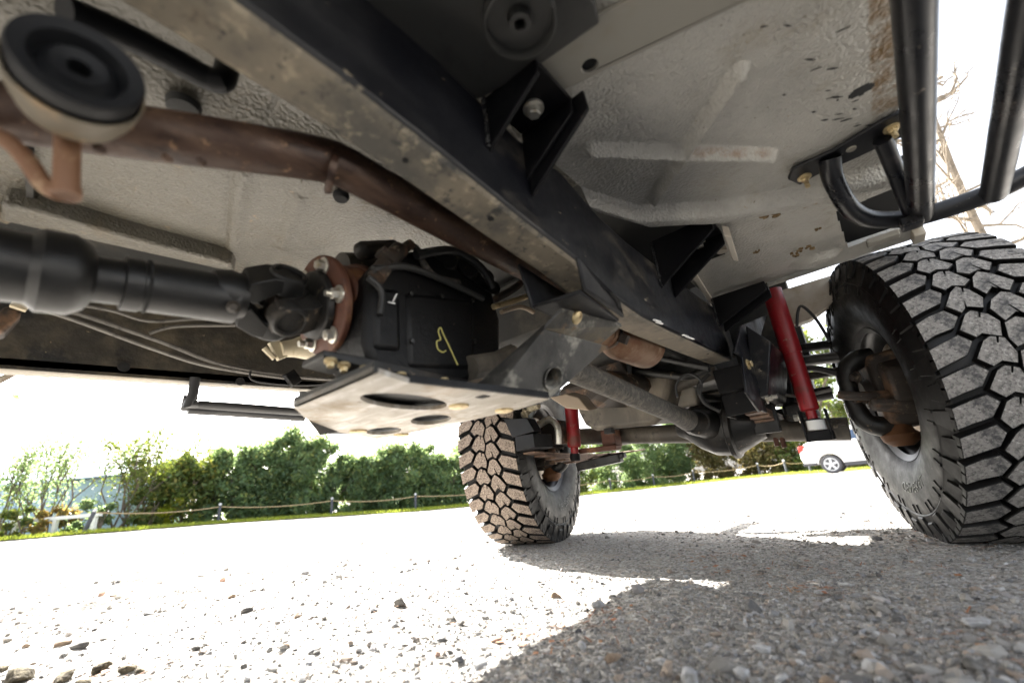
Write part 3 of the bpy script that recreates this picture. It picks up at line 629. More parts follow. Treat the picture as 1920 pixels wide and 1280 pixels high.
for pts, r in ((((700, 505), (760, 500), (830, 525), (905, 560)), .006), (((780, 478), (850, 470), (900, 500), (925, 540)), .008), (((690, 520), (715, 545), (712, 590)), .005)):
    mb = MB(); mb.tube([onX(-.492, *q) for q in pts], r, 10, sm=4); mb.build('vent_hose', 'blackhose', TC)
mb = MB(); mb.prism([t(*q) for q in ((607, 655), (700, 672), (880, 712), (872, 722), (690, 690), (606, 668))], (-.06, 0, 0)); mb.prism([onX(TX+.006, *q) for q in ((700, 690), (870, 724), (860, 742), (720, 712))], (-.2, 0, 0)); PANF = mb.build('case_flange', 'cast', CAR, bevel=.002)
for q in ((620, 676), (645, 684), (685, 690), (752, 702), (832, 712)):
    m2 = MB(); m2.bolt(onX(TX+.004, *q), (.2, -.1, -1), .0052, .008); m2.build('bolt', 'brass', PANF)
mb = MB(); mb.prism([onX(-.53, *q) for q in ((628, 675), (700, 690), (870, 742), (700, 720), (655, 705))], (-.03, 0, 0)); mb.build('adapter_plate', 'cast', CAR, bevel=.003)
for q in ((768, 552), (826, 556), (884, 564), (888, 640), (886, 690), (770, 640)): m2 = MB(); m2.bolt(onX(TX+.005, *q), (1, -.1, -.1), .0042, .005, washer=False); m2.build('bolt', 'cast', TC)
yp = [onX(TX+.0055, *q) for q in ((858, 684), (845, 655), (832, 628), (826, 614), (822, 622), (826, 636), (819, 640), (821, 654), (830, 660), (836, 657))]
mb = MB(); mb.tube(yp, .0013, 6, sm=4); mb.build('paint_mark', 'yellow', TC)
mb = MB(); q0 = onX(TX+.006, 730, 562)
for a_, b_ in (((728, 566), (741, 569)), ((737, 565), (744, 551)), ): mb.tube([onX(TX+.0075, *a_), onX(TX+.0075, *b_)], .0013, 6)
mb.build('chalk_mark', 'chalk', TC)
mb = MB(); mb.tube([onX(-.5, 705, 520), onX(-.5, 725, 492), onX(-.5, 750, 468)], .014, 12); mb.beam(onX(-.49, 712, 470), onX(-.49, 735, 490), .02, .012); mb.tube([onX(-.5, 752, 470), onX(-.5, 770, 458)], .009, 10); mb.build('sensor_plug', 'knuckle', CAR)
mb = MB(); mb.tube([onX(-.5, 768, 458), onX(-.5, 784, 470), onX(-.5, 795, 495), onX(-.5, 818, 520), onX(-.5, 860, 530)], .0062, 10, sm=4); mb.build('wiring_loom', 'dirty_shaft', CAR)
mb = MB(); mb.beam(onX(-.56, 668, 470), onX(-.56, 745, 465), .03, .03); mb.build('case_mount', 'cast', CAR, bevel=.012)
mb = MB()
for q, r in (((905, 525), .022), ((918, 545), .02), ((870, 505), .03), ((830, 490), .03)): p = onX(-.52, *q); mb.lathe([(-.03, r*.8), (0, r), (.02, r*.7)], p, (.9, -.3, -.1), 16)
mb.build('case_breather', 'cast', CAR)
mb = MB(); mb.lathe([(-.05, .03), (.0, .036), (.12, .036)], onX(-.62, 688, 512), fax, 24); mb.build('case_neck', 'grime', CAR)
# clutter of pipes and wires behind the transfer case
for pts, r, m_ in ((((925, 575), (960, 565), (990, 555)), .006, 'brass'), (((930, 560), (965, 540), (988, 520)), .008, 'knuckle'), (((940, 585), (975, 575), (1000, 585)), .005, 'copper'), (((880, 690), (930, 680), (960, 665)), .022, 'pan')):
    mb = MB(); mb.tube([onX(-.5, *q) for q in pts], r, 10, sm=4); mb.build('rear_pipe', m_, CAR)
mb = MB(); mb.prism([onX(-.56, *q) for q in ((868, 705), (955, 672), (985, 690), (880, 745), (845, 735))], (-.05, 0, 0)); mb.build('tan_shield', 'copper', CAR, bevel=.01)

# skid plate hung below the transfer case
z = .36; zp = lambda px, py: onZ(z, px, py)
outer = [zp(*q) for q in ((549, 762), (575, 786), (637, 810), (708, 823), (819, 802), (937, 775), (977, 766), (1030, 748), (768, 718), (700, 697))]
def hole(c, u, v): c = zp(*c); return ell(c, zp(*u)-c, zp(*v)-c)
holes = [hole((763, 754), (838, 757), (780, 768)), hole((808, 787), (846, 783), (812, 795)), hole((720, 808), (753, 805), (724, 814))]
SK = holed(outer, holes, (0, 0, .006), 'skid_plate', 'skid', CAR)
mb = MB(); mb.prism([zp(549, 762), zp(700, 697), zp(700, 697)+V(0, .006, 0), zp(549, 762)+V(0, .006, 0)], (0, 0, .012))
a, b, c_ = zp(575, 786)+V(0, 0, .001), zp(637, 810)+V(0, 0, .001), onZ(.345, 600, 816)
mb.prism([a, b, c_], (-.004, .006, .004)); mb.build('bent_corner', 'undercoat', SK)
for q in ((860, 760), (945, 768), (672, 807), (753, 814)):
    p = zp(*q); m2 = MB(); m2.lathe([(0, .016), (.003, .0155), (.005, .01)], p, (0, 0, -1), 20); m2.build('bolt_head', 'brass', SK)
mb = MB(); a = zp(905, 743); mb.box(a.x-.008, a.x+.008, a.y-.007, a.y+.007, z-.001, z+.001); mb.build('square_slot', 'hole', SK)
mb = MB(); mb.prism([onZ(.3605, *q) for q in ((768, 716), (1030, 745), (1020, 752), (780, 722))], (0, 0, .009)); mb.build('skid_edge', 'black', SK)
# dark boxes added above the skid plate so its slots look into darkness
mb = MB(); mb.box(-.62, -.45, .30, .62, .372, .385); mb.build('slot_backing', 'case', CAR)
mb = MB(); mb.box(-.86, -.62, .43, .60, .372, .385); mb.build('slot_backing', 'case', CAR)
# bent bracket from skid plate up to the rail, with hole and two bolts
B0, B1 = onZ(.366, 925, 737), onZ(.366, 1030, 748); B1.x = min(B1.x, -.375)
T0, T1 = onX(-.352, 1020, 617), onX(-.348, 1126, 646)
nrm = (B1-B0).cross(T0-B0).normalized(); nrm = nrm if nrm.x < 0 else -nrm
hc = (onX(-.375, 1040, 709))
dpl = lambda q: q-nrm*((q-B0).dot(nrm))
hc = dpl(hc); ux = (B1-B0).normalized(); uy = nrm.cross(ux).normalized()
BR = holed([dpl(B0), dpl(B1), dpl(T1), dpl(T0)], [ell(hc, ux*.02, uy*.016)], nrm*.007, 'crossmember_bracket', 'bracket', CAR, bevel=.0015)
mb = MB(); mb.lathe([(-.002, .0195), (-.004, .021), (-.004, .018), (.02, .017), (.06, .017)], hc, nrm, 28, cap=False); mb.build('sleeve', 'bracket', BR)
F = [onX(-.352, 1020, 617), onX(-.33, 1050, 585), onX(-.318, 1088, 574), onX(-.30, 1166, 612), onX(-.348, 1126, 646)]
mb = MB(); mb.prism(F, (0, 0, .006)); mb.build('bracket_flange', 'bracket', BR, bevel=.001)
mb = MB(); mb.prism([F[0], F[1], dpl(B0)+V(-.03, .0, .02), dpl(B0)], (-.006, 0, .0)); mb.build('bracket_gusset', 'bracket', BR)
for q in ((1076, 593), (1122, 610)):
    nf = (F[2]-F[0]).cross(F[4]-F[0]).normalized(); d_ = ray(*q); p = EYE+d_*((F[0]-EYE).dot(nf)/d_.dot(nf)); nf = nf if nf.z < 0 else -nf; m2 = MB(); m2.lathe([(-.006, .007), (.005, .007), (.005, .012), (.009, .0115), (.011, .008)], p, nf, 20); m2.build('bolt_head', 'brass', BR)
# saddle wrapped round the rail
mb = MB(); zb = .498
s0 = onZ(zb, 1000, 577); s1 = onZ(zb, 1090, 548); s2 = onZ(zb, 1162, 602); s3 = onZ(zb, 1085, 620)
mb.prism([s0, s1, s2, s2+V(-.07, .01, 0)], (0, 0, .007)); SAD = mb.build('rail_saddle', 'rail', CAR, bevel=.003)
mb = MB(); mb.prism([s1+V(.001, 0, .002), onX(-.268, 1076, 482), onX(-.268, 1115, 520), onX(-.268, 1158, 566), s2+V(.004, .0, .004)], (.007, 0, 0)); mb.build('saddle_side', 'rail', SAD, bevel=.003)
mb = MB(); mb.prism([s0+V(0, 0, .002), s0+V(-.004, -.02, .075), s0+V(-.004, .14, .06), s2+V(-.07, .01, .002)], (-.006, 0, 0)); mb.build('saddle_side', 'rail', SAD, bevel=.003)

# front driveshaft, differential, axle, oil pan
a = onX(-.46, 1062, 688); b = onX(-.445, 1300, 792); d = (b-a).normalized()
mb = MB(); mb.lathe([(-.04, .028), (0, .028), (.4, .027), (.55, .027), (.6, .029), (.655, .034)], a, d, 28); FD = mb.build('front_driveshaft', 'dirty_shaft', CAR)
AY = 1.72
axl = onY(AY, 1120, 817); axr = onY(AY, 1500, 806); adir = (axr-axl).normalized()
aL, aR = axl-adir*.33, axr+adir*.13
mb = MB(); mb.lathe([(0, .036), ((aR-aL).length, .036)], aL, adir, 28); AX = mb.build('front_axle', 'pan', CAR)
dc = onY(1.66, 1352, 795)
mb = MB(); mb.lathe([(-.15, .04), (-.12, .052), (-.075, .085), (-.02, .108), (.03, .108), (.035, .118), (.05, .118), (.055, .104), (.1, .075), (.14, .05)], dc, adir, 14, ph=.2); mb.build('differential', 'cast', AX, smooth=30)
pn = onY(1.5, 1300, 790); pd = (dc-pn).normalized()
mb = MB(); mb.lathe([(-.03, .034), (.0, .045), (.06, .05), (.16, .085)], pn, pd, 20); mb.build('pinion_housing', 'cast', AX)
mb = MB(); q = onY(1.49, 1306, 790); mb.lathe([(-.02, .03), (-.012, .042), (.01, .042)], q, (.5, -.8, -.1), 20); mb.lathe([(-.04, .026), (-.02, .028), (-.01, .024)], q, (.5, -.8, -.1), 4); mb.build('pinion_yoke', 'cast', AX, bevel=.003)
mb = MB(); mb.prism([onY(1.58, *q) for q in ((1305, 735), (1380, 745), (1400, 800), (1310, 800))], (0, .06, 0)); mb.build('differential_top', 'cast', AX, bevel=.02)
mb = MB()
for q in ((1455, 826), (1468, 828)): p = onY(1.7, *q); mb.tube([p+V(0, 0, .03), p-V(0, 0, .018)], .008, 8)
mb.build('u_bolt_end', 'brown', AX)
mb = MB(); pr_ = [onY(1.42, *q) for q in ((1082, 772), (1095, 797), (1115, 808), (1225, 797), (1240, 785), (1262, 700), (1080, 700))]; mb.prism(pr_, (.0, .3, .03)); OP = mb.build('oil_pan', 'pan', CAR, bevel=.018, smooth=60)
mb = MB(); p = onY(1.41, 1139, 809); mb.box(p.x-.014, p.x+.014, p.y, p.y+.03, p.z-.006, p.z+.012); mb.build('pan_clip', 'hole', OP)
mb = MB(); mb.prism([onY(1.2, *q) for q in ((1050, 720), (1040, 745), (1065, 765), (1110, 765), (1165, 722), (1140, 690))], (.02, .25, .02)); mb.build('bell_housing', 'knuckle', CAR, bevel=.03, smooth=60)
mb = MB(); mb.prism([onY(1.0, *q) for q in ((1030, 745), (1060, 765), (1105, 770), (1085, 745), (1062, 738))], (.0, .05, .01)); mb.build('housing_shield', 'copper', CAR, bevel=.003)
mb = MB(); mb.prism([onY(1.28, *q) for q in ((1100, 678), (1160, 668), (1175, 700), (1110, 715))], (0, .1, 0)); mb.build('heat_shield', 'knuckle', CAR, bevel=.006)
mb = MB(); mb.box(-.9, -.37, 1.5, 2.0, .56, .98); mb.box(-.86, -.42, .85, 1.5, .60, .80); mb.build('engine_block', 'undercoat', CAR, bevel=.02)
mb = MB(); mb.box(-1.1, -.12, 2.02, 2.1, .58, 1.0); mb.build('front_crossmember', 'undercoat', CAR)
# tie rod, drag link, hoses between oil pan and rail
for nm, pts, yy, r, m_ in (('hose', ((1160, 690), (1230, 700), (1290, 705), (1330, 690)), 1.35, .012, 'cast'), ('crossover_pipe', ((1235, 735), (1290, 715), (1345, 697)), 1.5, .022, 'pan'), ('hose', ((1270, 745), (1268, 720), (1290, 700), (1315, 715), (1312, 740)), 1.3, .0035, 'blackhose'), ('tie_rod', ((1240, 765), (1330, 745), (1420, 722)), 1.9, .016, 'sill'), ('hose', ((1180, 700), (1185, 660), (1240, 672), (1330, 690)), 1.3, .009, 'blackhose'), ('drag_link', ((1400, 690), (1480, 680), (1580, 668)), 1.95, .021, 'tube_far'), ('tie_rod', ((1440, 720), (1520, 705), (1600, 690)), 1.9, .015, 'pan'), ('track_bar', ((1430, 662), (1560, 645)), 2.0, .018, 'black')):
    mb = MB(); mb.tube([onY(yy, *q) for q in pts], r, 12, sm=4); mb.build(nm, m_, CAR)
a = onY(1.55, 1236, 770); b = onY(1.55, 1300, 722); mb = MB(); mb.box(a.x, b.x, 1.55, 1.6, min(a.z, b.z), max(a.z, b.z)); mb.build('steering_box', 'sill', CAR, bevel=.01)

for nm, pts, yy, r, m_ in (('steering_link', ((1235, 760), (1300, 752), (1372, 735)), 2.0, .022, 'cast'), ('hose', ((1205, 690), (1250, 720), (1290, 742), (1340, 748)), 1.6, .008, 'blackhose'), ('hose', ((1330, 700), (1310, 725), (1322, 755), (1350, 770)), 1.45, .007, 'blackhose'), ('brake_line', ((1420, 700), (1460, 735), (1500, 742), (1560, 730)), 1.66, .005, 'hose'), ('hose', ((1430, 690), (1470, 702), (1520, 690), (1570, 700)), 1.8, .011, 'blackhose'), ('bump_stop', ((1460, 700), (1468, 735), (1474, 760)), 1.74, .03, 'mount'), ('steering_damper', ((1440, 752), (1500, 745), (1560, 735)), 1.88, .024, 'cast')):
    mb = MB(); mb.tube([onY(yy, *q) for q in pts], r, 12, sm=4); mb.build(nm, m_, CAR)
for x0, x1, y0, y1, z0, z1, nm in ((-.36, -.14, 1.98, 2.10, .46, .66, 'steering_gear'), (-.70, -.44, 1.96, 2.06, .47, .62, 'front_bracket'), (-.22, -.13, 1.66, 1.78, .36, .42, 'spring_perch')): MB().box(x0, x1, y0, y1, z0, z1).build(nm, 'cast', CAR, bevel=.012)

# right spring hanger: box drop bracket, bolts, leaf pack, shock absorber
by = 1.385; bq = lambda px, py: onY(by, px, py)
mb = MB(); f = [bq(1335, 695), bq(1362, 780), bq(1424, 768), bq(1405, 700), bq(1398, 640)]
mb.prism([bq(1335, 695), bq(1348, 738), bq(1410, 724), bq(1398, 680)], (0, .10, 0)); HB = mb.build('spring_hanger', 'black', CAR, bevel=.003)
mb = MB(); mb.prism([bq(1350, 742), bq(1362, 782), bq(1424, 768), bq(1412, 727)], (0, .006, 0)); mb.prism([bq(1412, 727), bq(1424, 768), bq(1420, 769), bq(1408, 728)], (0, .11, 0)); mb.prism([bq(1350, 742), bq(1362, 782), bq(1365, 781), bq(1354, 741)], (0, .11, 0)); mb.build('hanger_box', 'black', HB, bevel=.002)
mb = MB(); xx = -.222
mb.prism([onX(xx, *q) for q in ((1378, 660), (1392, 668), (1400, 735), (1425, 772), (1432, 768), (1425, 735), (1432, 700), (1424, 640), (1438, 590), (1390, 610))], (-.006, 0, 0)); mb.build('hanger_side', 'rail', HB, bevel=.002)
weld(onX(-.2795, 1380, 640), onX(-.2795, 1376, 668), HB, .004); weld(bq(1398, 680), bq(1410, 724), HB)
for q, r in (((1402, 683), .012), ((1426, 709), .014)):
    m2 = MB(); m2.bolt(onX(xx+.001, *q), (1, -.15, 0), r*.8, .01); m2.build('bolt', 'brass', HB)
m2 = MB(); m2.bolt(onX(xx+.002, 1437, 746), (1, 0, 0), .011, .014, stud=.014); m2.build('bolt', 'zinc', HB)
MB().prism([bq(1405, 682), bq(1422, 745), bq(1440, 740), bq(1445, 640), bq(1398, 610)], (0, .3, .0)).build('frame_horn', 'rail', CAR, bevel=.004)
for k in range(6):
    mb = MB(); t0 = k/5
    p0 = onZ(.372+.001*k, 1396, 776+0*k); y0_ = 1.42+.055*k; y1_ = 2.35-.06*k
    P = []
    for j in range(9):
        s_ = j/8; y = y0_+(y1_-y0_)*s_; P.append(V(-.268, y, .392+.008*(5-k)*0-.0085*k+.05*((y-1.72)/.6)**2*(.6 if y < 1.72 else 1.2)))
    for j in range(8): mb.beam(P[j], P[j+1]+(P[j+1]-P[j])*.01, .056, .0068)
    mb.build('leaf_spring', 'leaf', CAR)
for y_ in (1.60, 1.80): MB().box(-.305, -.232, y_, y_+.03, .33, .42).build('spring_clamp', 'cast', CAR, bevel=.003)
def shock(p_top, p_mid, p_bot, r0, r1):
    d = (p_bot-p_top); L = d.length; d.normalize(); lm = (p_mid-p_top).length
    mb = MB(); mb.lathe([(0, r0), (lm-.006, r0), (lm, r0*.97), (lm, r1), (L-.03, r1), (L-.025, r1*.8), (L-.024, r1*.55), (L+.02, r1*.55)], p_top, d, 28)
    s_ = mb.build('shock_absorber', 'red', CAR); m2 = MB(); m2.lathe([(L+.0, r1*.7), (L+.012, r1*.75), (L+.028, r1*.7)], p_top, d, 20); m2.build('bushing', 'black', s_); return s_
SY = 1.60; sp = lambda px, py: onY(SY, px, py)
S = shock(sp(1447, 545), sp(1489, 662), sp(1524, 785), .0295, .0260)
mb = MB(); p = sp(1532, 800)
for dx in (-.036, .03): mb.prism([p+V(dx, -.02, -.042), p+V(dx, .03, -.042), p+V(dx, .03, .05), p+V(dx, -.02, .05)], (.006, 0, 0))
mb.prism([p+V(-.03, -.022, -.042), p+V(.03, -.022, -.042), p+V(.03, -.022, -.012), p+V(-.03, -.022, -.012)], (0, .005, 0)); SM = mb.build('shock_mount', 'black', CAR, bevel=.002)
m2 = MB(); m2.bolt(p+V(.036, 0, .0), (1, 0, 0), .011, .014, stud=.02); m2.build('bolt', 'knuckle', SM)
m2 = MB(); m2.bolt(p+V(-.037, 0, .035), (-1, 0, 0), .011, .014); m2.build('bolt', 'zinc', SM)
mb = MB(); mb.lathe([(0, .0245), (.0, .025), (.028, .025)], sp(1528, 788), sp(1533, 806)-sp(1528, 788), 20, cap=False); mb.build('shock_label', 'chalk', S)
mb = MB(); mb.prism([onY(1.78, *q) for q in ((1462, 545), (1560, 515), (1568, 560), (1515, 600), (1485, 610), (1475, 580))], (0, .12, .02)); mb.build('inner_fender', 'inner', CAR, bevel=.006)
mb = MB(); mb.tube([onY(1.62, *q) for q in ((1494, 612), (1496, 585), (1504, 574), (1530, 598), (1556, 640))], .0045, 8, sm=5); mb.build('brake_hose', 'blackhose', CAR)

# left suspension seen past the oil pan
lq = lambda px, py, y=1.3: onY(y, px, py)
mb = MB(); mb.prism([lq(945, 786), lq(988, 783), lq(1002, 808), lq(960, 820)], (0, .05, .0)); mb.prism([lq(965, 818), lq(1000, 812), lq(1003, 838), lq(968, 846)], (0, .12, .0)); mb.build('spring_hanger', 'black', CAR, bevel=.002)
for k in range(5):
    mb = MB(); yl = 1.36+.07*k; xl_ = onY(1.5, 1030, 845).x
    P = [V(xl_, yl+(2.3-.07*k*2-yl+.1)*j/8, .352-.008*k+.028*((yl+(2.3-yl)*j/8-1.7)/.6)**2) for j in range(9)]
    for j in range(8): mb.beam(P[j], P[j+1]+(P[j+1]-P[j])*.01, .056, .0065)
    mb.build('leaf_spring', 'leaf', CAR)
mb = MB(); q = onY(1.5, 1000, 800); mb.prism([onY(1.5, *q) for q in ((1005, 790), (1045, 785), (1058, 830), (1020, 835))], (0, .1, 0)); mb.build('brake_caliper', 'knuckle', CAR, bevel=.012)
mb = MB(); mb.tube([onY(1.45, 1012, 796), onY(1.45, 1030, 786), onY(1.45, 1045, 800), onY(1.45, 1047, 832)], .014, 10, sm=4); mb.bolt(onY(1.42, 1010, 798), (-.6, -.8, 0), .014, .016); mb.build('shackle_bolt', 'zinc', CAR)
mb = MB(); mb.tube([onY(1.4, 985, 775), onY(1.4, 992, 768), onY(1.4, 1010, 760)], .014, 10); mb.bolt(onY(1.39, 985, 776), (-.5, -.8, -.3), .015, .014); mb.build('hose_fitting', 'cream', CAR)
S2 = shock(onY(1.55, 1070, 745), onY(1.55, 1072, 778), onY(1.55, 1078, 850), .029, .0285)
mb = MB(); mb.beam(onY(1.6, 1090, 846), onY(1.6, 1160, 838), .05, .02); a = onY(1.6, 1130, 840); mb.box(a.x, a.x+.06, 1.6, 1.66, a.z, a.z+.07); mb.build('spring_plate', 'brown', CAR, bevel=.004)
mb = MB(); mb.beam(onY(1.62, 1085, 875), onY(1.62, 1165, 857), .04, .035); mb.beam(onY(1.62, 1140, 862), onY(1.62, 1172, 852), .03, .02); mb.build('u_bolt_plate', 'cast', CAR, bevel=.005)
mb = MB(); mb.tube([onY(1.6, 995, 868), onY(1.6, 1042, 862)], .018, 12); mb.build('left_tie_rod', 'knuckle', CAR)
mb = MB(); mb.tube([onY(2.1, 1150, 830), onY(2.1, 1240, 815)], .02, 10); mb.build('sway_bar', 'tube_far', CAR)

# ------------------------------------------------------------------ front wheels (turned a little to the left)
TR, NP = .422, 40
PITCHA = 2*math.pi/NP
PA = PITCHA*TR
def block_mesh(name, poly, mats, r0=.398, crown=.30, drop=None):
    bm = bmesh.new(); n = len(poly)
    def pt(x, s, r): a = s/TR; return (x, r*math.cos(a), r*math.sin(a))
    def rt(x): return TR-crown*max(0, abs(x)-.05)**2*1.6
    cx = sum(p[0] for p in poly)/n; cs = sum(p[1] for p in poly)/n
    lo = [bm.verts.new(pt(cx+(x-cx)*1.05, cs+(s-cs)*1.05, r0-crown*max(0, abs(x)-.05)**2*1.6)) for x, s in poly]
    mi = [bm.verts.new(pt(x, s, rt(x)-.0024)) for x, s in poly]
    hi = [bm.verts.new(pt(cx+(x-cx)*.955, cs+(s-cs)*.945, rt(x))) for x, s in poly]
    for i in range(n):
        j = (i+1) % n; bm.faces.new((lo[i], lo[j], mi[j], mi[i])); f = bm.faces.new((mi[i], mi[j], hi[j], hi[i]))
    f = bm.faces.new(hi); f.material_index = 1
    bmesh.ops.triangulate(bm, faces=[f]); bmesh.ops.recalc_face_normals(bm, faces=bm.faces)
    me = bpy.data.meshes.new(name); bm.to_mesh(me); bm.free()
    for m_ in mats: me.materials.append(M[m_])
    return me
def inset(P, d):
    """move every edge of the polygon inwards by d"""
    n = len(P); A = sum(P[i][0]*P[(i+1) % n][1]-P[(i+1) % n][0]*P[i][1] for i in range(n)); sg = 1 if A > 0 else -1; L = []
    for i in range(n):
        x1, y1 = P[i]; x2, y2 = P[(i+1) % n]; l = math.hypot(x2-x1, y2-y1); nx, ny = -(y2-y1)/l*sg, (x2-x1)/l*sg
        L.append((nx, ny, nx*x1+ny*y1+(d[i] if isinstance(d, (list, tuple)) else d)))
    out = []
    for i in range(n):
        a1, b1, c1 = L[i-1]; a2, b2, c2 = L[i]; D = a1*b2-a2*b1
        out.append(((c1*b2-c2*b1)/D, (a1*c2-a2*c1)/D) if abs(D) > 1e-9 else (P[i][0]+a2*.003, P[i][1]+b2*.003))
    return out
def notch(P, i, t, depth, w_):
    """cut a tapering slot into edge i at fraction t"""
    (x1, y1), (x2, y2) = P[i], P[(i+1) % len(P)]; l = math.hypot(x2-x1, y2-y1); ux, uy = (x2-x1)/l, (y2-y1)/l; mx, my = x1+(x2-x1)*t, y1+(y2-y1)*t
    cx, cy = sum(p[0] for p in P)/len(P), sum(p[1] for p in P)/len(P); dx, dy = cx-mx, cy-my; k = math.hypot(dx, dy); dx, dy = dx/k*depth, dy/k*depth
    return P[:i+1]+[(mx-ux*w_/2, my-uy*w_/2), (mx+dx-ux*w_*.3, my+dy-uy*w_*.3), (mx+dx+ux*w_*.3, my+dy+uy*w_*.3), (mx+ux*w_/2, my+uy*w_/2)]+P[i+1:]
def tread_set(j):
    r = np.random.default_rng(j); J = lambda x, y: (x+r.normal(0, .0022), y+r.normal(0, .0026)); p = PA
    a0, b0, c0, d0, e0 = J(.007, 0), J(.030, -.013), J(.051, -.003), J(.073, .034), J(-.007, .5*p)
    c1 = (c0[0], c0[1]+p); b1 = (b0[0], b0[1]+p); a1 = (a0[0], a0[1]+p); d1 = (d0[0], d0[1]+p); f0 = J(.101, .046); g0 = (.139, .060); f1 = (f0[0], f0[1]+p); g1 = (.139, .060+p)
    cen = inset([a0, b0, c0, d0, c1, b1, a1, e0], [.0036, .0036, .0050, .0050, .0036, .0036, .0030, .0030])
    cen = notch(cen, 4, .55, .026, .007); cen = notch(cen, 0, .5, .014, .0045)
    sh = inset([d0, c1, d1, f1, g1, g0, f0], [.0050, .0050, .0085, .0085, .0065, .0085, .0085]); sh = notch(sh, 4, .52, .034, .0055)
    mv = lambda P, s_: [(x, y-s_) for x, y in P]
    return mv(cen, .5*p), mv(sh, 1.2*p)
def wheel(center, steer, inner, mats, label, text):
    W = Matrix.Translation(center) @ Matrix.Rotation(steer, 4, 'Z')
    tf = lambda mb: mb.v.__setitem__(slice(None), [W @ q for q in mb.v])
    s = inner
    prof = [(-.100, .196), (-.118, .206), (-.130, .235), (-.139, .270), (-.143, .305), (-.141, .338), (-.1385, .345), (-.1405, .349), (-.1385, .353), (-.134, .372), (-.129, .388), (-.122, .398), (-.10, .402), (-.05, .4055), (0, .406)]
    prof = prof+[(-x, r) for x, r in prof[-2::-1]]
    mb = MB(); mb.lathe(prof, (0, 0, 0), (1, 0, 0), 96, cap=False)
    # shoulder lugs and ribs on the sidewall
    for k in range(NP):
        for sg in (1, -1):
            a = k*PITCHA+(.5*PITCHA if sg > 0 else 0)+.0
            def pt(x, r, da): return V(x*sg, r*math.cos(a+da), r*math.sin(a+da))
            big = k % 2 == 0; r0 = .352 if big else .366
            mb.hexa([pt(.1405, r0, -.052), pt(.1405, r0, .040), pt(.128, .399, .058), pt(.128, .399, -.066)], [pt(.1435, r0+.004, -.046), pt(.1435, r0+.004, .034), pt(.1335, .405, .054), pt(.1335, .405, -.06)])
            if k % 2 == 0:
                for dd in (-.05, .035): mb.hexa([pt(.141, .318, dd), pt(.141, .318, dd+.022), pt(.139, .344, dd+.028), pt(.139, .344, dd)], [pt(.1452, .320, dd+.004), pt(.1452, .320, dd+.018), pt(.1425, .342, dd+.022), pt(.1425, .342, dd+.005)])
    tf(mb); T = mb.build('tyre', 'rubber', CAR, label=label, smooth=42)
    sets = []
    for j in (3, 8, 11, 14):
        cen, sh = tread_set(j); m2 = lambda P: [(-x, q) for x, q in P]
        sets.append([(block_mesh('tread_block', cen, mats), .5*PITCHA), (block_mesh('tread_block', sh, mats), 1.2*PITCHA), (block_mesh('tread_block', m2(cen), mats), 1.0*PITCHA), (block_mesh('tread_block', m2(sh), mats), 1.7*PITCHA)])
    for k in range(NP):
        for me, off in sets[(k*3+k//4) % 4]:
            o = bpy.data.objects.new('tread_block', me); COL.objects.link(o); o.parent = T
            o.matrix_basis = W @ Matrix.Rotation(k*PITCHA+off, 4, 'X')
    # raised lettering on the inner sidewall
    cu = bpy.data.curves.new('txt', 'FONT'); cu.body = text; cu.size = .040; cu.extrude = .0012; cu.align_x = 'CENTER'; cu.space_character = 1.08
    to = bpy.data.objects.new('txt', cu); COL.objects.link(to)
    dg = bpy.context.evaluated_depsgraph_get(); me = bpy.data.meshes.new_from_object(to.evaluated_get(dg)); bpy.data.objects.remove(to)
    A0 = R_(-97) if s < 0 else R_(-75)
    for v in me.vertices:
        x, y, zz = v.co; r = .262+y*.95; ang = A0+(-x/.28)*(1 if s < 0 else -1); xx = np.interp(r, [.235, .270, .305], [.130, .139, .143])+zz
        v.co = W @ V(xx*s, r*math.cos(ang), r*math.sin(ang))
    me.name = 'sidewall_lettering'; me.materials.append(M['letter']); link('sidewall_lettering', me, T)
    # rim, hub, brake shield, knuckle
    mb = MB(); mb.lathe([(.108*s, .186), (.118*s, .203), (.112*s, .206), (.103*s, .197), (.096*s, .196), (.088*s, .186), (.07*s, .180), (.01*s, .172), (-.02*s, .165), (-.05*s, .150), (-.045*s, .09), (-.03*s, .06), (-.03*s, .0)], (0, 0, 0), (1, 0, 0), 64, cap=False)
    mb.lathe([(-.09*s, .186), (-.112*s, .206), (-.118*s, .203), (-.02*s, .172)], (0, 0, 0), (1, 0, 0), 64, cap=False)
    tf(mb); RM = mb.build('rim', 'rim', CAR)
    mb = MB(); mb.lathe([(.05*s, .142), (.058*s, .145), (.066*s, .145), (.07*s, .135), (.075*s, .09), (.08*s, .05), (.08*s, 0)], (0, 0, 0), (1, 0, 0), 48, cap=False); mb.lathe([(.02*s, .138), (.045*s, .138)], (0, 0, 0), (1, 0, 0), 48); tf(mb); mb.build('brake_disc', 'rotor', CAR)
    mb = MB(); mb.lathe([(.06*s, .07), (.10*s, .075), (.13*s, .055), (.17*s, .04)], (0, 0, 0), (1, 0, 0), 24); tf(mb); KN = mb.build('hub_carrier', 'knuckle', CAR)
    mb = MB(); mb.hexa([V(.06*s, -.06, -.03), V(.06*s, -.155, -.05), V(.06*s, -.165, .05), V(.06*s, -.07, .09)], [V(.135*s, -.07, -.03), V(.14*s, -.15, -.045), V(.14*s, -.155, .045), V(.135*s, -.08, .08)])
    mb.hexa([V(.07*s, -.10, -.09), V(.07*s, -.15, -.07), V(.07*s, -.14, -.04), V(.07*s, -.09, -.05)], [V(.19*s, -.09, -.06), V(.19*s, -.13, -.05), V(.19*s, -.13, -.02), V(.19*s, -.09, -.03)]); tf(mb); mb.build('brake_caliper', 'knuckle', CAR, bevel=.01, smooth=60)
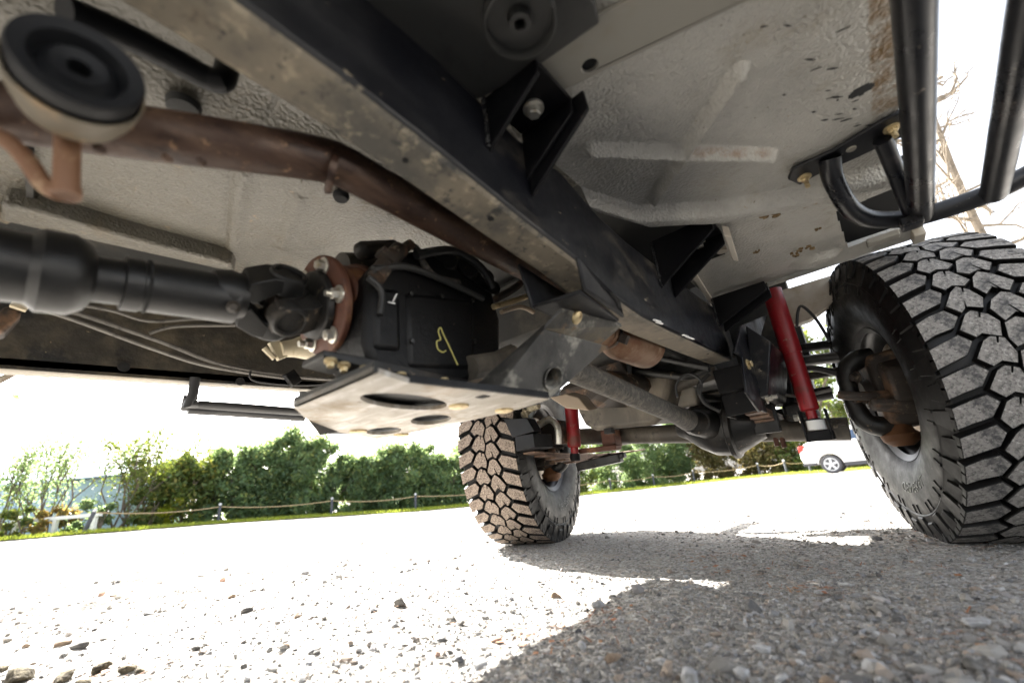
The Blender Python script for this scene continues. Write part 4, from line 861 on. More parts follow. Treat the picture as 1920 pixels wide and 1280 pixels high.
    P = [V(.12*s, 0, .11), V(.16*s, 0, .105), V(.195*s, 0, .075), V(.205*s, 0, 0), V(.195*s, 0, -.075), V(.16*s, 0, -.10), V(.12*s, 0, -.105)]
    mb = MB(); mb.tube([q+V(0, -.03, .0) for q in P], [.026, .03, .026, .023, .026, .03, .026], 14, sm=4); tf(mb); mb.build('steering_knuckle', 'cast', CAR, smooth=60)
    mb = MB(); mb.lathe([(-.16, .024), (-.145, .042), (-.128, .046), (-.118, .036), (-.10, .03)], V(.125*s, -.03, 0), (0, 0, 1), 20); tf(mb); mb.build('ball_joint', 'orange', CAR)
    mb = MB(); mb.hexa([V(.06*s, -.075, -.11), V(.06*s, .03, -.11), V(.06*s, .04, .11), V(.06*s, -.08, .12)], [V(.15*s, -.06, -.10), V(.15*s, .01, -.10), V(.15*s, .02, .10), V(.15*s, -.06, .11)]); tf(mb); mb.build('steering_upright', 'knuckle', CAR, bevel=.012, smooth=60)
    mb = MB(); mb.tube([V(.10*s, -.09, -.02), V(.2*s, -.12, -.015), V(.25*s, -.10, .0)], .013, 10, sm=4); mb.bolt(V(.19*s, -.09, .045), (s, -.3, 0), .012, .016); mb.bolt(V(.19*s, -.085, -.02), (s, -.3, 0), .010, .03); tf(mb); mb.build('tie_rod_end', 'knuckle', CAR)
M['letter'] = pm('raised_lettering', (.012, .012, .012), .35)
ST = R_(14.6)
wheel(V(-1.333, 1.69, .410), ST, 1, ('rubber', 'tread_tan'), 'front tyre with tan dusty tread standing in the sunlight', 'GENERAL')
wheel(V(.160, 1.75, .410), ST, -1, ('rubber', 'tread_grey'), 'large front tyre in the shade with grey gritty tread', 'GENERAL')

# ------------------------------------------------------------------ gravel, loose stones and litter
def ico(sub=1):
    bm = bmesh.new(); bmesh.ops.create_icosphere(bm, subdivisions=sub, radius=1); v = np.array([q.co[:] for q in bm.verts]); f = np.array([[q.index for q in t.verts] for t in bm.faces]); bm.free(); return v, f
IV, IF = ico(1)
def stone_mat():
    s = NT('pebbles'); g = s.n('NewGeometry'); rm = s.n('ValToRGB'); cr = rm.color_ramp; cr.interpolation = 'LINEAR'
    cols = [(0, (.28, .26, .235)), (.25, (.2, .185, .165)), (.42, (.36, .345, .32)), (.6, (.09, .088, .088)), (.72, (.45, .445, .44)), (.85, (.27, .21, .16)), (1, (.24, .245, .26))]
    cr.elements[0].position = 0; cr.elements[0].color = (*cols[0][1], 1); cr.elements[1].position = 1; cr.elements[1].color = (*cols[-1][1], 1)
    for p, c in cols[1:-1]: e = cr.elements.new(p); e.color = (*c, 1)
    s.l(g.outputs['Random Per Island'], rm.inputs[0])
    c = s.mix(s.math('MULTIPLY', s.ramp(s.noise(120, 5, .7), .45, .7), .5), rm.outputs[0], (.2, .185, .165))
    s.l(c, s.b.inputs['Base Color']); s.b.inputs['Roughness'].default_value = .9; s.b.inputs['Specular IOR Level'].default_value = .25
    bp = s.n('Bump'); bp.inputs['Strength'].default_value = .5; bp.inputs['Distance'].default_value = .002; s.l(s.noise(250, 4, .7), bp.inputs['Height']); s.l(bp.outputs[0], s.b.inputs['Normal']); return s.m
M['pebble'] = stone_mat()
def pebbles(name, n, rmin, rmax, smin, smax, pw, half=R_(56), bias=None, lift=.25):
    u = rng.random(n); d = rmin*(rmax/rmin)**u; a = YAW+(rng.random(n)*2-1)*half
    x = -np.sin(a)*d; y = np.cos(a)*d
    if bias is not None:
        k = rng.random(n) < bias(x, y); x, y, d = x[k], y[k], d[k]; n = len(x)
    sz = smin*(smax/smin)**(rng.random(n)**pw)
    q = rng.normal(size=(n, 4)); q /= np.linalg.norm(q, axis=1, keepdims=True); w_, a_, b_, c_ = q.T
    Rm = np.stack([np.stack([1-2*(b_*b_+c_*c_), 2*(a_*b_-w_*c_), 2*(a_*c_+w_*b_)], -1), np.stack([2*(a_*b_+w_*c_), 1-2*(a_*a_+c_*c_), 2*(b_*c_-w_*a_)], -1), np.stack([2*(a_*c_-w_*b_), 2*(b_*c_+w_*a_), 1-2*(a_*a_+b_*b_)], -1)], 1)
    bv, bf = (IV[:12], None); bvv, bff = ico0
    shp = bvv[None]*(1+rng.normal(0, .22, (n, len(bvv), 1)))*(np.array([1, .8, .62])*(1+rng.normal(0, .15, (n, 3))))[:, None, :]
    pts = np.einsum('nij,nkj->nki', Rm, shp); pts[..., 2] *= .7; pts *= sz[:, None, None]
    pts[..., 0] += x[:, None]; pts[..., 1] += y[:, None]; pts[..., 2] += (ground_z(x, y)+sz*lift)[:, None]
    F_ = (bff[None]+(np.arange(n)*len(bvv))[:, None, None]).reshape(-1, 3)
    return fast_mesh(name, pts.reshape(-1, 3), F_, 'pebble', kind='stuff', smooth=False)
bm = bmesh.new(); bmesh.ops.create_icosphere(bm, subdivisions=1, radius=1); bm.free()
def ico_low():
    t = (1+5**.5)/2; v = np.array([(-1, t, 0), (1, t, 0), (-1, -t, 0), (1, -t, 0), (0, -1, t), (0, 1, t), (0, -1, -t), (0, 1, -t), (t, 0, -1), (t, 0, 1), (-t, 0, -1), (-t, 0, 1)])/math.sqrt(1+t*t)
    f = np.array([(0, 11, 5), (0, 5, 1), (0, 1, 7), (0, 7, 10), (0, 10, 11), (1, 5, 9), (5, 11, 4), (11, 10, 2), (10, 7, 6), (7, 1, 8), (3, 9, 4), (3, 4, 2), (3, 2, 6), (3, 6, 8), (3, 8, 9), (4, 9, 5), (2, 4, 11), (6, 2, 10), (8, 6, 7), (9, 8, 1)]); return v, f
ico0 = ico_low()
shade = lambda x, y: np.clip(.30+.9*sstep(-.62, -.2, x), 0, 1)*np.clip(1.15-.25*np.hypot(x, y), .25, 1)
pebbles('fine_gravel', 85000, .5, 3.2, .0012, .0042, 1.6, bias=shade)
pebbles('pebble_gravel', 26000, .5, 3.4, .003, .0082, 1.8, bias=lambda x, y: np.clip(.10+.9*sstep(-.5, .05, x)*np.clip(1.5-np.hypot(x, y), .12, 1), 0, 1))
pebbles('coarse_gravel', 1000, .5, 1.6, .009, .02, 2.0, bias=lambda x, y: np.clip(.03+.55*sstep(-.42, .1, x)*(np.hypot(x, y) < 1.05), 0, 1), lift=.15)
pebbles('scattered_gravel', 900, 1.6, 7.5, .006, .014, 2.5)
def rock(p, size, name, mat, label, group=None, seed=0, flat=.62, yaw=0):
    r = np.random.default_rng(seed); v, f = ico(3); d = v.copy()
    rad_ = np.ones(len(v))
    for k in range(13):
        nrm = r.normal(size=3); nrm /= np.linalg.norm(nrm); c = .52+.32*r.random(); h = v@nrm; rad_ = np.where(h > 1e-3, np.minimum(rad_, c/np.maximum(h, 1e-3)), rad_)
    v = v*rad_[:, None]; v = v*(1+.03*(vnoise(v[:, 0]*5+seed, v[:, 1]*5+v[:, 2]*4, seed)-.5)[:, None]*2)
    v = v*np.array([1.15, .8, flat])*size; c, s_ = math.cos(yaw), math.sin(yaw); v[:, :2] = v[:, :2]@np.array([[c, -s_], [s_, c]])
    LOCAL[0] = True; o = fast_mesh(name, v, f, mat, smooth=True); LOCAL[0] = False
    o.data.set_sharp_from_angle(angle=R_(28)); o.location = (p.x, p.y, gz(p.x, p.y)+size*flat*.42); return tag(o, label, 'stone', group)
M['st_grey'] = pm('grey_stone', (.085, .08, .074), .9, 0, [((.16, .15, .135), 40, .45, .65)], [(160, .5, .002)], spec=.2)
M['st_tan'] = pm('tan_stone', (.24, .18, .13), .9, 0, [((.15, .105, .075), 40, .5, .68)], [(160, .5, .002)], spec=.2)
M['st_pink'] = pm('pink_stone', (.4, .27, .21), .9, 0, [((.3, .2, .15), 40, .5, .68)], [(160, .5, .002)], spec=.2)
M['st_white'] = pm('white_stone', (.36, .36, .365), .85, 0, [((.22, .21, .195), 40, .45, .62), ((.45, .45, .45), 25, .55, .7)], [(160, .4, .002)], spec=.2)
M['st_dark'] = pm('dark_stone', (.07, .072, .08), .85, 0, [((.13, .125, .12), 40, .5, .68)], [(160, .5, .002)], spec=.2)
M['clod'] = pm('mud_clod', (.13, .11, .075), .98, 0, [((.06, .05, .035), 60, .45, .62), ((.28, .24, .17), 90, .6, .68)], [(140, 1., .006)], spec=.1)
ST_ = [  # px, py, half width px, material, label, flat
 (118, 1198, 19, 'st_tan', 'tan oblong stone lying beside a grey one in the sun', .55), (150, 1206, 17, 'st_grey', 'angular grey stone beside the tan oblong stone', .62),
 (46, 1212, 8, 'st_tan', 'small pale tan stone left of the tan oblong stone', .7), (749, 1135, 16, 'st_grey', 'pointed grey stone standing up in the sunlit gravel', .95), (460, 1145, 14, 'st_grey', 'dark wedge shaped stone lying alone in white sunlight', .6),
 (700, 1151, 9, 'st_dark', 'small dark stone just left of the pointed grey stone', .6), (189, 1112, 8, 'st_pink', 'pinkish stone standing upright on far sunlit gravel', 1.0), (213, 1112, 9, 'st_tan', 'flat tan pebble right of the upright pinkish stone', .5),
 (822, 1223, 9, 'st_pink', 'rounded orange stone on white sunlit ground in front', .85), (862, 1232, 12, 'st_dark', 'dark stone with a shadow right of the rounded orange stone', .7), (846, 1164, 13, 'st_grey', 'grey stone on the dark clump right of the pointed stone', .6),
 (1042, 1117, 15, 'st_tan', 'brownish grey stone at the tip of the sunlit wedge', .55), (1123, 1139, 14, 'st_white', 'pale angular stone on the edge of the shade', .75), (1099, 1144, 11, 'st_grey', 'grey stone touching the pale angular stone', .6), (1150, 1122, 11, 'st_grey', 'stone half in shade behind the pale angular stone', .7),
 (1292, 1262, 28, 'st_white', 'large white stone cut off by the bottom edge', .75), (1240, 1234, 17, 'st_white', 'bright bluish white stone left of the large white stone', .7), (1148, 1230, 22, 'st_tan', 'flat pale stone in the shaded foreground gravel', .5), (1093, 1212, 12, 'st_white', 'round pale stone in the shaded foreground gravel', .8), (1086, 1184, 9, 'st_dark', 'dark bluish stone beside brown pine needles', .7),
 (1835, 1163, 34, 'st_white', 'long whitish stone right of the shaded gravel', .4), (1640, 1245, 30, 'st_white', 'blurred white stone in the near right foreground', .7), (1548, 1268, 24, 'st_tan', 'pale flat stone at the bottom between larger stones', .5), (1360, 1255, 22, 'st_grey', 'grey flat stone right of the large white stone', .5), (1830, 1250, 26, 'st_grey', 'grey stone low in the right corner', .6),
 (1425, 1063, 10, 'st_grey', 'small bluish stone in the far shaded gravel', .55), (1540, 1104, 16, 'st_white', 'pale flat stone in the middle of the shade', .4), (1822, 1045, 14, 'st_white', 'pale wedge of stone in front of the large tyre', .6), (930, 1197, 12, 'st_pink', 'pinkish stone on the shade boundary', .7), (585, 1226, 9, 'st_dark', 'thin dark stone near the bottom middle', .6),
 (365, 1221, 10, 'st_grey', 'dark grey stone alone in the low sunlit foreground', .6), (594, 1226, 12, 'st_grey', 'grey flat stone right of the thin dark stone', .5), (434, 1118, 11, 'st_tan', 'brown stone with a flat top on distant sunlit ground', .5), (475, 1105, 7, 'st_grey', 'left one of two dark pebbles close together', .6), (490, 1106, 6, 'st_grey', 'right one of two dark pebbles close together', .6), (556, 1157, 9, 'st_tan', 'small brown stone right of the wedge shaped stone', .6), (417, 1085, 7, 'st_pink', 'small pink cone shaped stone far out in the sun', 1.0), (537, 1218, 8, 'st_tan', 'small tan stone beside a thin dark stone', .7)]
for i, (px, py, hw, m_, lab, fl_) in enumerate(ST_):
    p = onZ(0, px, py+hw*.4); d = (p-EYE).dot(FW); rock(p, hw*d/FPX/1.15, 'stone', m_, lab, 'loose stones on the gravel', 100+i, fl_, random.uniform(0, 3))
# damp mud clods, low left corner
CL = [(30, 1262, 34, 'large mud clod at the left end of the row'), (118, 1262, 26, 'ragged mud clod second from the left in the row'), (190, 1243, 26, 'tall mud clod in the middle of the row'), (238, 1252, 20, 'mud clod with orange leaf crumbs at the right of the row'), (150, 1275, 22, 'mud clod at the very bottom of the row'), (262, 1258, 14, 'small last mud clod at the right end'), (8, 1240, 14, 'small mud clod touching the left picture edge')]
for i, (px, py, hw, lab) in enumerate(CL):
    p = onZ(0, px, py+8); d = (p-EYE).dot(FW); o = rock(p, hw*d/FPX/1.1, 'mud_clod', 'clod', lab, 'mud clods in the foreground', 300+i, .5, random.uniform(-.5, .5)); o['category'] = 'mud clod'
# leaf crumbs and pine needles
def litter():
    mb = MB(); spots = [(1010, 1200, .05, 60), (1130, 1165, .06, 40), (1580, 1055, .10, 80), (1500, 1105, .05, 40), (1800, 1020, .07, 60), (1360, 1040, .05, 30), (720, 1165, .08, 25), (690, 1090, .08, 20), (1340, 1065, .05, 25), (240, 1262, .05, 26), (150, 1250, .06, 18), (1850, 1190, .05, 14), (1760, 1210, .05, 12), (520, 1135, .12, 20), (1660, 1000, .1, 30)]
    for px, py, sp_, n in spots:
        c = onZ(0, px, py)
        for k in range(n):
            x = c.x+random.gauss(0, sp_); y = c.y+random.gauss(0, sp_*.7); a = random.uniform(0, 6.28); L = random.uniform(.008, .03); w_ = random.uniform(.0005, .0012) if random.random() < .75 else random.uniform(.003, .006)
            if w_ > .002: L *= .5
            zz = gz(x, y)+random.uniform(.002, .006); dx, dy = math.cos(a), math.sin(a); t_ = random.uniform(-.15, .3)
            b = len(mb.v); mb.v += [V(x-dx*L/2-dy*w_, y-dy*L/2+dx*w_, zz), V(x-dx*L/2+dy*w_, y-dy*L/2-dx*w_, zz), V(x+dx*L/2+dy*w_, y+dy*L/2-dx*w_, zz+L*t_), V(x+dx*L/2-dy*w_, y+dy*L/2+dx*w_, zz+L*t_)]; mb.face((b, b+1, b+2, b+3))
    return mb.build('leaf_litter', 'litter', kind='stuff', fix=False)
M['litter'] = pm('dead_needles', (.24, .09, .035), .8, 0, [((.34, .17, .07), 40, .45, .6)])
litter()

# ------------------------------------------------------------------ grass verge, hedge, trees
def leaf_mat(name, cols, trans=.5, tcol=None):
    s = NT(name); g = s.n('NewGeometry'); rm = s.n('ValToRGB'); cr = rm.color_ramp
    cr.elements[0].color = (*cols[0], 1); cr.elements[1].color = (*cols[-1], 1)
    for i, c in enumerate(cols[1:-1]): e = cr.elements.new((i+1)/(len(cols)-1)); e.color = (*c, 1)
    s.l(g.outputs['Random Per Island'], rm.inputs[0]); s.l(rm.outputs[0], s.b.inputs['Base Color']); s.b.inputs['Roughness'].default_value = .55; s.b.inputs['Specular IOR Level'].default_value = .35
    tr = s.n('BsdfTranslucent'); mx = s.n('MixShader'); mx.inputs[0].default_value = trans
    c2 = s.mix(.55, rm.outputs[0], tcol or (.28, .33, .04)); s.l(c2, tr.inputs['Color']); s.l(s.b.outputs[0], mx.inputs[1]); s.l(tr.outputs[0], mx.inputs[2])
    out = [n for n in s.t.nodes if n.type == 'OUTPUT_MATERIAL'][0]; s.l(mx.outputs[0], out.inputs[0]); return s.m
M['leaf_green'] = leaf_mat('hedge_leaves', [(.07, .12, .065), (.1, .165, .085), (.12, .2, .085), (.08, .13, .095), (.27, .28, .08)], .6, (.36, .46, .17))
M['leaf_mid'] = leaf_mat('mid_leaves', [(.04, .08, .025), (.09, .13, .03), (.06, .1, .04), (.2, .17, .04)], .4)
M['leaf_yellow'] = leaf_mat('yellow_leaves', [(.24, .28, .02), (.16, .22, .02), (.4, .36, .03)], .5, (.5, .5, .03))
M['leaf_orange'] = leaf_mat('orange_leaves', [(.3, .17, .05), (.26, .22, .07), (.12, .13, .04)], .45, (.4, .26, .06))
M['leaf_brown'] = leaf_mat('brown_leaves', [(.1, .09, .04), (.16, .12, .05), (.06, .08, .03), (.2, .17, .06)], .35, (.3, .22, .06))
M['grass'] = leaf_mat('grass_blades', [(.16, .22, .03), (.24, .29, .04), (.11, .16, .03), (.36, .33, .07)], .5, (.5, .56, .06))
M['grass_soil'] = pm('grass_soil', (.13, .16, .035), .95, 0, [((.26, .24, .07), 2, .4, .7)])
M['bark'] = pm('bark', (.11, .085, .065), .9, 0, [((.2, .17, .14), 6, .5, .7)], [(30, .6, .01)])
M['palebark'] = pm('pale_bark', (.16, .13, .095), .85, 0, [((.08, .065, .05), 9, .5, .7)], [(30, .5, .01)])
ground_sheet('grass_verge', [.91, .95, 1.0, 1.05, 1.12, 1.2, 1.35], 'grass_soil', .03, R_(58), False, 240, rel=True)
def grass():
    n = 40000; a = YAW+(rng.random(n)*2-1)*R_(56); a = np.mod(a+math.pi, 2*math.pi)-math.pi; d = fence_d(a)*(.905+.2*rng.random(n)); x = -np.sin(a)*d; y = np.cos(a)*d; z = ground_z(x, y)+.02
    h = .05+.09*rng.random(n); t = rng.random(n)*6.28; w_ = .006+.012*rng.random(n); lx = rng.normal(0, .05, n); ly = rng.normal(0, .05, n)
    p0 = np.stack([x-np.cos(t)*w_, y-np.sin(t)*w_, z], -1); p1 = np.stack([x+np.cos(t)*w_, y+np.sin(t)*w_, z], -1); p2 = np.stack([x+lx, y+ly, z+h], -1)
    co = np.stack([p0, p1, p2], 1).reshape(-1, 3); f = np.arange(n*3).reshape(-1, 3); fast_mesh('grass', co, f, 'grass', kind='stuff', smooth=False)
grass()
def leaves_mesh(name, centers, size, mat, parent, k=1):
    n = len(centers); nr = rng.normal(size=(n, 3)); nr /= np.linalg.norm(nr, axis=1, keepdims=True); t = rng.normal(size=(n, 3)); u = np.cross(nr, t); u /= np.linalg.norm(u, axis=1, keepdims=True); v = np.cross(nr, u)
    s = (size*(.6+.8*rng.random(n)))[:, None]
    q = np.stack([centers-u*s, centers+v*s*.5, centers+u*s, centers-v*s*.5], 1).reshape(-1, 3)
    return fast_mesh(name, q, np.arange(n*4).reshape(-1, 4), mat, parent, smooth=False)
def blob_points(n, cx, cy, z0, H, wx, wy, lumps, top=1.4):
    """leaf positions in many uneven clumps between z0 and z0+H"""
    L = []
    for i in range(lumps):
        h = random.random()**1.05; ww = 1-.45*h**top
        L.append((cx+random.uniform(-1, 1)*wx*ww, cy+random.uniform(-1, 1)*wy*ww, z0+h*H*random.uniform(.86, 1.0), random.uniform(.5, 1)*min(wx, H*.3)*.55))
    L = np.array(L); k = rng.integers(0, lumps, n); p = rng.normal(size=(n, 3)); p /= np.linalg.norm(p, axis=1, keepdims=True); p *= (rng.random(n)**.5*np.where(rng.random(n) < .16, 1.7, 1.0))[:, None]
    c = L[k, :3]+p*L[k, 3:4]*np.array([1, 1, .85]); c[:, 2] = np.maximum(c[:, 2], z0+.03); return c
def branchy(mb, p, d, L, r, depth, tips, spread=.5, up=.15):
    q = p+d*L; mid = p+d*L*.5+V(random.gauss(0, .04), random.gauss(0, .04), 0)*L
    mb.tube([p, mid, q], [r, r*.8, r*.62], 6 if depth < 2 else 5); tips.append(q); tips.append(mid)
    if depth:
        for i in range(random.choice((2, 2, 3))):
            nd = (d+V(random.gauss(0, spread), random.gauss(0, spread), random.gauss(up, spread*.6))).normalized(); branchy(mb, q if i else mid, nd, L*random.uniform(.6, .85), r*.6, depth-1, tips, spread, up)
def base_at(px, D, off=0.):
    """ground point in the direction of image column px at horizontal distance fence+off or D"""
    y = 640+FPX*(FW.z+RT.z*(px-960)/FPX)/UP.z; d = ray(px, y); h = math.hypot(d.x, d.y); x, yy = d.x/h*D, d.y/h*D; return V(x, yy, gz(x, yy))
def fd(px): p = base_at(px, 10); return float(fence_d(math.atan2(-p.x, p.y)))
def shrub(px, off, H, wx, n, mat, label, lumps=26, size=.082, group='shrubs of the hedge', cat='shrub', wy=None, name='hedge_shrub', sparse=False):
    n = int(n*2.4); b = base_at(px, fd(px)+off); t = thing(name, label, cat, b, group)
    LOCAL[0] = True
    mb = MB(); tips = []
    for i in range(3 if not sparse else 4): branchy(mb, V(random.gauss(0, wx*.2), random.gauss(0, .2), -.1), V(random.gauss(0, .22), random.gauss(0, .22), 1).normalized(), H*.34, .035, 2 if not sparse else 3, tips, .35, .3)
    mb.build('trunk', 'bark', t, fix=False)
    if sparse:
        T = np.array([q[:] for q in tips]); k = rng.integers(0, len(T), n); c = T[k]+rng.normal(0, .17, (n, 3))
    else: c = blob_points(n, 0, 0, 0, H, wx, wy or wx, lumps)
    leaves_mesh('foliage', c, size, mat, t); LOCAL[0] = False; return t
HEDGE = [  # px, off, H, half width, leaves, material, label
 (345, 1.6, 3.3, 1.0, 3000, 'leaf_mid', 'loose leafy shrub at the left end of the dense hedge'), (420, 2.0, 3.5, 1.1, 5200, 'leaf_green', 'tall green shrub rising near the fence post by the yellow bush'),
 (482, 2.2, 3.3, 1.1, 5200, 'leaf_green', 'dark green shrub right of the tall one'), (530, 2.6, 4.2, 1.0, 4600, 'leaf_green', 'tallest hedge shrub with gaps of sky in its crown'), (590, 2.0, 3.1, 1.1, 5600, 'leaf_green', 'full green shrub beside the tallest one'),
 (640, 2.2, 2.9, 1.1, 5200, 'leaf_green', 'dense green shrub behind the middle fence post'), (690, 2.3, 2.75, 1.1, 5200, 'leaf_green', 'evenly clipped looking shrub in the middle of the hedge'), (735, 2.3, 2.9, 1.0, 5200, 'leaf_green', 'shrub below the two bare saplings'),
 (780, 2.2, 2.85, 1.1, 5200, 'leaf_green', 'shrub behind the fence post nearest the front tyre'), (830, 2.2, 2.9, 1.1, 5200, 'leaf_green', 'rounded shrub left of the sunlit front tyre'), (880, 2.4, 2.9, 1.1, 4200, 'leaf_green', 'shrub partly hidden by the sunlit front tyre'), (940, 2.4, 2.9, 1.1, 3500, 'leaf_green', 'hedge shrub behind the sunlit front tyre'),
 (1005, 2.4, 3.0, 1.2, 3500, 'leaf_green', 'hedge shrub hidden behind the leaf spring'), (1075, 2.4, 3.2, 1.2, 3800, 'leaf_mid', 'yellowish shrub right of the sunlit front tyre'), (1150, 2.4, 3.4, 1.3, 4600, 'leaf_green', 'green shrub under the front axle'), (1215, 2.4, 3.6, 1.4, 5600, 'leaf_green', 'dark rounded shrub left of the differential'), (1268, 2.4, 3.5, 1.0, 5600, 'leaf_green', 'dark shrub just below the pinion'),
 (1330, 2.6, 2.9, 1.2, 3800, 'leaf_brown', 'brownish yellow shrub below the differential'), (1385, 2.4, 2.7, 1.2, 3800, 'leaf_brown', 'autumn brown shrub with yellow leaves'), (1440, 2.2, 2.9, 1.2, 4200, 'leaf_brown', 'rusty brown shrub left of the white car'), (1492, 2.2, 2.8, 1.1, 4200, 'leaf_mid', 'green shrub nearest the rear of the white car'), (1560, 3.0, 3.0, 1.3, 3500, 'leaf_brown', 'shrub behind the white car'), (1640, 3.2, 3.2, 1.4, 3000, 'leaf_mid', 'shrub behind the front of the white car')]
for px, off, H, wx, n, m_, lab in HEDGE: shrub(px, off, H*random.uniform(.8, 1.14), wx, n, m_, lab, 62)
shrub(318, .9, .95, .45, 900, 'leaf_yellow', 'low bright yellow bush behind the rope', 12, .06, 'low bushes behind the rope'); shrub(100, .9, 1.0, .5, 800, 'leaf_orange', 'low orange autumn bush at the left', 12, .06, 'low bushes behind the rope')
shrub(30, .8, .9, .5, 700, 'leaf_mid', 'low green bush at the left picture edge', 12, .06, 'low bushes behind the rope'); shrub(270, 1.2, 1.3, .5, 1000, 'leaf_mid', 'low green bush between bare stems and the yellow bush', 12, .06, 'low bushes behind the rope'); shrub(170, 1.0, 1.0, .5, 900, 'leaf_green', 'dark low bush behind the leaning post', 12, .06, 'low bushes behind the rope')
shrub(215, 1.5, 4.4, .8, 1100, 'leaf_mid', 'thin tree with twisted stems and few leaves', 12, .055, 'thin trees at the left', 'tree', name='thin_tree', sparse=True); shrub(262, 1.8, 4.5, .8, 1000, 'leaf_mid', 'thin sparse tree next to the twisted one', 12, .055, 'thin trees at the left', 'tree', name='thin_tree', sparse=True)
shrub(75, 1.0, 3.6, .8, 800, 'leaf_green', 'thin leaning tree at the left edge', 12, .055, 'thin trees at the left', 'tree', name='thin_tree', sparse=True); shrub(15, 1.5, 3.6, .8, 900, 'leaf_green', 'thin tree cut by the left picture edge', 12, .055, 'thin trees at the left', 'tree', name='thin_tree', sparse=True); shrub(305, 2.5, 3.0, .8, 900, 'leaf_mid', 'thin leafy tree left of the dense hedge', 12, .055, 'thin trees at the left', 'tree', name='thin_tree', sparse=True)
def tree(b, H, r, label, mat, n, bark='bark', size=.08, spread=.5, depth=4, name='tree', trunk=.4, d0=V(0, 0, 1), group=None):
    t = thing(name, label, 'tree', b, group); LOCAL[0] = True; mb = MB(); tips = []
    branchy(mb, V(0, 0, -.2), d0.normalized(), H*trunk, r, depth, tips, spread, .18); mb.build('trunk', bark, t, fix=False)
    if n:
        T = np.array([q[:] for q in tips if q.z > H*.3]); k = rng.integers(0, len(T), n); leaves_mesh('crown', T[k]+rng.normal(0, .28, (n, 3)), size, mat, t)
    LOCAL[0] = False; return t
tree(base_at(-330, 9.5), 5.0, .10, 'leafy tree whose branches hang in at the upper left', 'leaf_green', 2600, size=.075, d0=V(RT.x*.35, RT.y*.35, 1))
random.seed(21)
tree(base_at(708, fd(708)+4), 4.2, .05, 'left bare sapling standing above the hedge', None, 0, 'bark', depth=3, spread=.25, name='bare_sapling', trunk=.55, group='bare saplings'); tree(base_at(752, fd(752)+4), 4.4, .06, 'right bare sapling standing above the hedge', None, 0, 'bark', depth=3, spread=.25, name='bare_sapling', trunk=.55, group='bare saplings')
random.seed(5)
bt = thing('bare_tree', 'pale barked bare tree above the large tyre', 'tree', base_at(2045, 9)); LOCAL[0] = True
mb = MB(); P = [V(0, 0, -.2), V(.03, 0, 1.6), V(-.04, .02, 3.0), V(.0, .0, 4.2), V(.1, 0, 5.4), V(.12, .05, 6.6)]; mb.tube(P, [.12, .095, .075, .06, .04, .022], 10, sm=5)
for z0 in (2.9, 3.35, 3.7, 4.0, 4.3, 4.6, 4.9, 5.2, 5.6, 6.0):
    for k in range(2):
        sg = 1 if k else -1; d = (RT*sg*random.uniform(.5, 1)+V(random.gauss(0, .4), random.gauss(0, .4), random.uniform(.1, .8))).normalized(); tp = []
        branchy(mb, V(0, 0, z0+random.uniform(-.1, .1)), d, random.uniform(.4, .75), random.uniform(.022, .04), 3, tp, .45, .15)
mb.build('trunk', 'palebark', bt, fix=False, kind='stuff'); LOCAL[0] = False
for i, (px, D, H, lab) in enumerate(((1530, 30, 9.5, 'distant tree seen in the gap left of the large tyre'), (1590, 33, 9, 'second distant tree behind the large tyre'), (1480, 34, 8, 'distant tree behind the red shock absorber'))): tree(base_at(px, D), H, .2, lab, 'leaf_mid', 2600, size=.16, spread=.5, name='distant_tree', group='distant trees')

# rope fence: posts and one rope
LOCAL[0] = True
PO = thing('fence_post', 'post', 'post', (0, 0, 0), 'posts of the rope fence'); mb = MB(); mb.lathe([(-.15, .052), (.60, .050), (.605, .045)], (0, 0, 0), (0, 0, 1), 14)
M['postwood'] = pm('dark_post', (.06, .065, .085), .7, 0, [((.12, .11, .1), 8, .5, .7)]); M['postcap'] = pm('pale_post_cap', (.55, .55, .56), .5); M['rope'] = pm('rope', (.4, .3, .18), .9)
mb.build('post_shaft', 'postwood', PO); mb = MB(); mb.lathe([(.606, .03), (.612, .05), (.64, .052), (.67, .04), (.69, .012)], (0, 0, 0), (0, 0, 1), 14); mb.build('post_cap', 'postcap', PO); LOCAL[0] = False
PL = [('leaning dark post at the left, nearest to the camera', 158, .96, .30), ('post with pale cap right of the yellow bush', 410, .99, 0), ('post in front of the middle of the hedge', 622, 1, 0), ('post left of the sunlit front tyre', 779, 1, 0), ('post hidden by the sunlit front tyre', 985, 1, 0), ('pale post right of the sunlit front tyre', 1143, 1, 0), ('post under the leaf spring end', 1224, 1, 0), ('post left of the differential shadow', 1299, 1, 0), ('dark post in front of the brown shrubs', 1421, 1, 0), ('post in front of the rusty brown shrub', 1471, 1, 0), ('post just left of the white car', 1515, 1, 0)]
tops = []
for i, (lab, px, k, lean) in enumerate(PL):
    if i == 0: o = PO; ch = list(PO.children)
    else:
        o = PO.copy(); COL.objects.link(o)
        for c in PO.children: q = c.copy(); COL.objects.link(q); q.parent = o
    p = base_at(px, fd(px)*k); o.location = p; o['label'] = lab; o.rotation_euler = (0, 0, 0)
    if lean: o.rotation_euler = Vector((RT.x*lean, RT.y*lean, 1)).to_track_quat('Z', 'Y').to_euler()
    tops.append(p+V(RT.x*lean*.56, RT.y*lean*.56, .56))
mb = MB(); P = []
for a, b in zip(tops[:-1], tops[1:]):
    for k in range(8): s_ = k/8; P.append(a.lerp(b, s_)+V(0, 0, -.10*4*s_*(1-s_)))
P.append(tops[-1]); mb.tube(P, .017, 6); tag(mb.build('fence_rope', 'rope'), 'thin tan rope sagging from post to post before the hedge', 'rope')

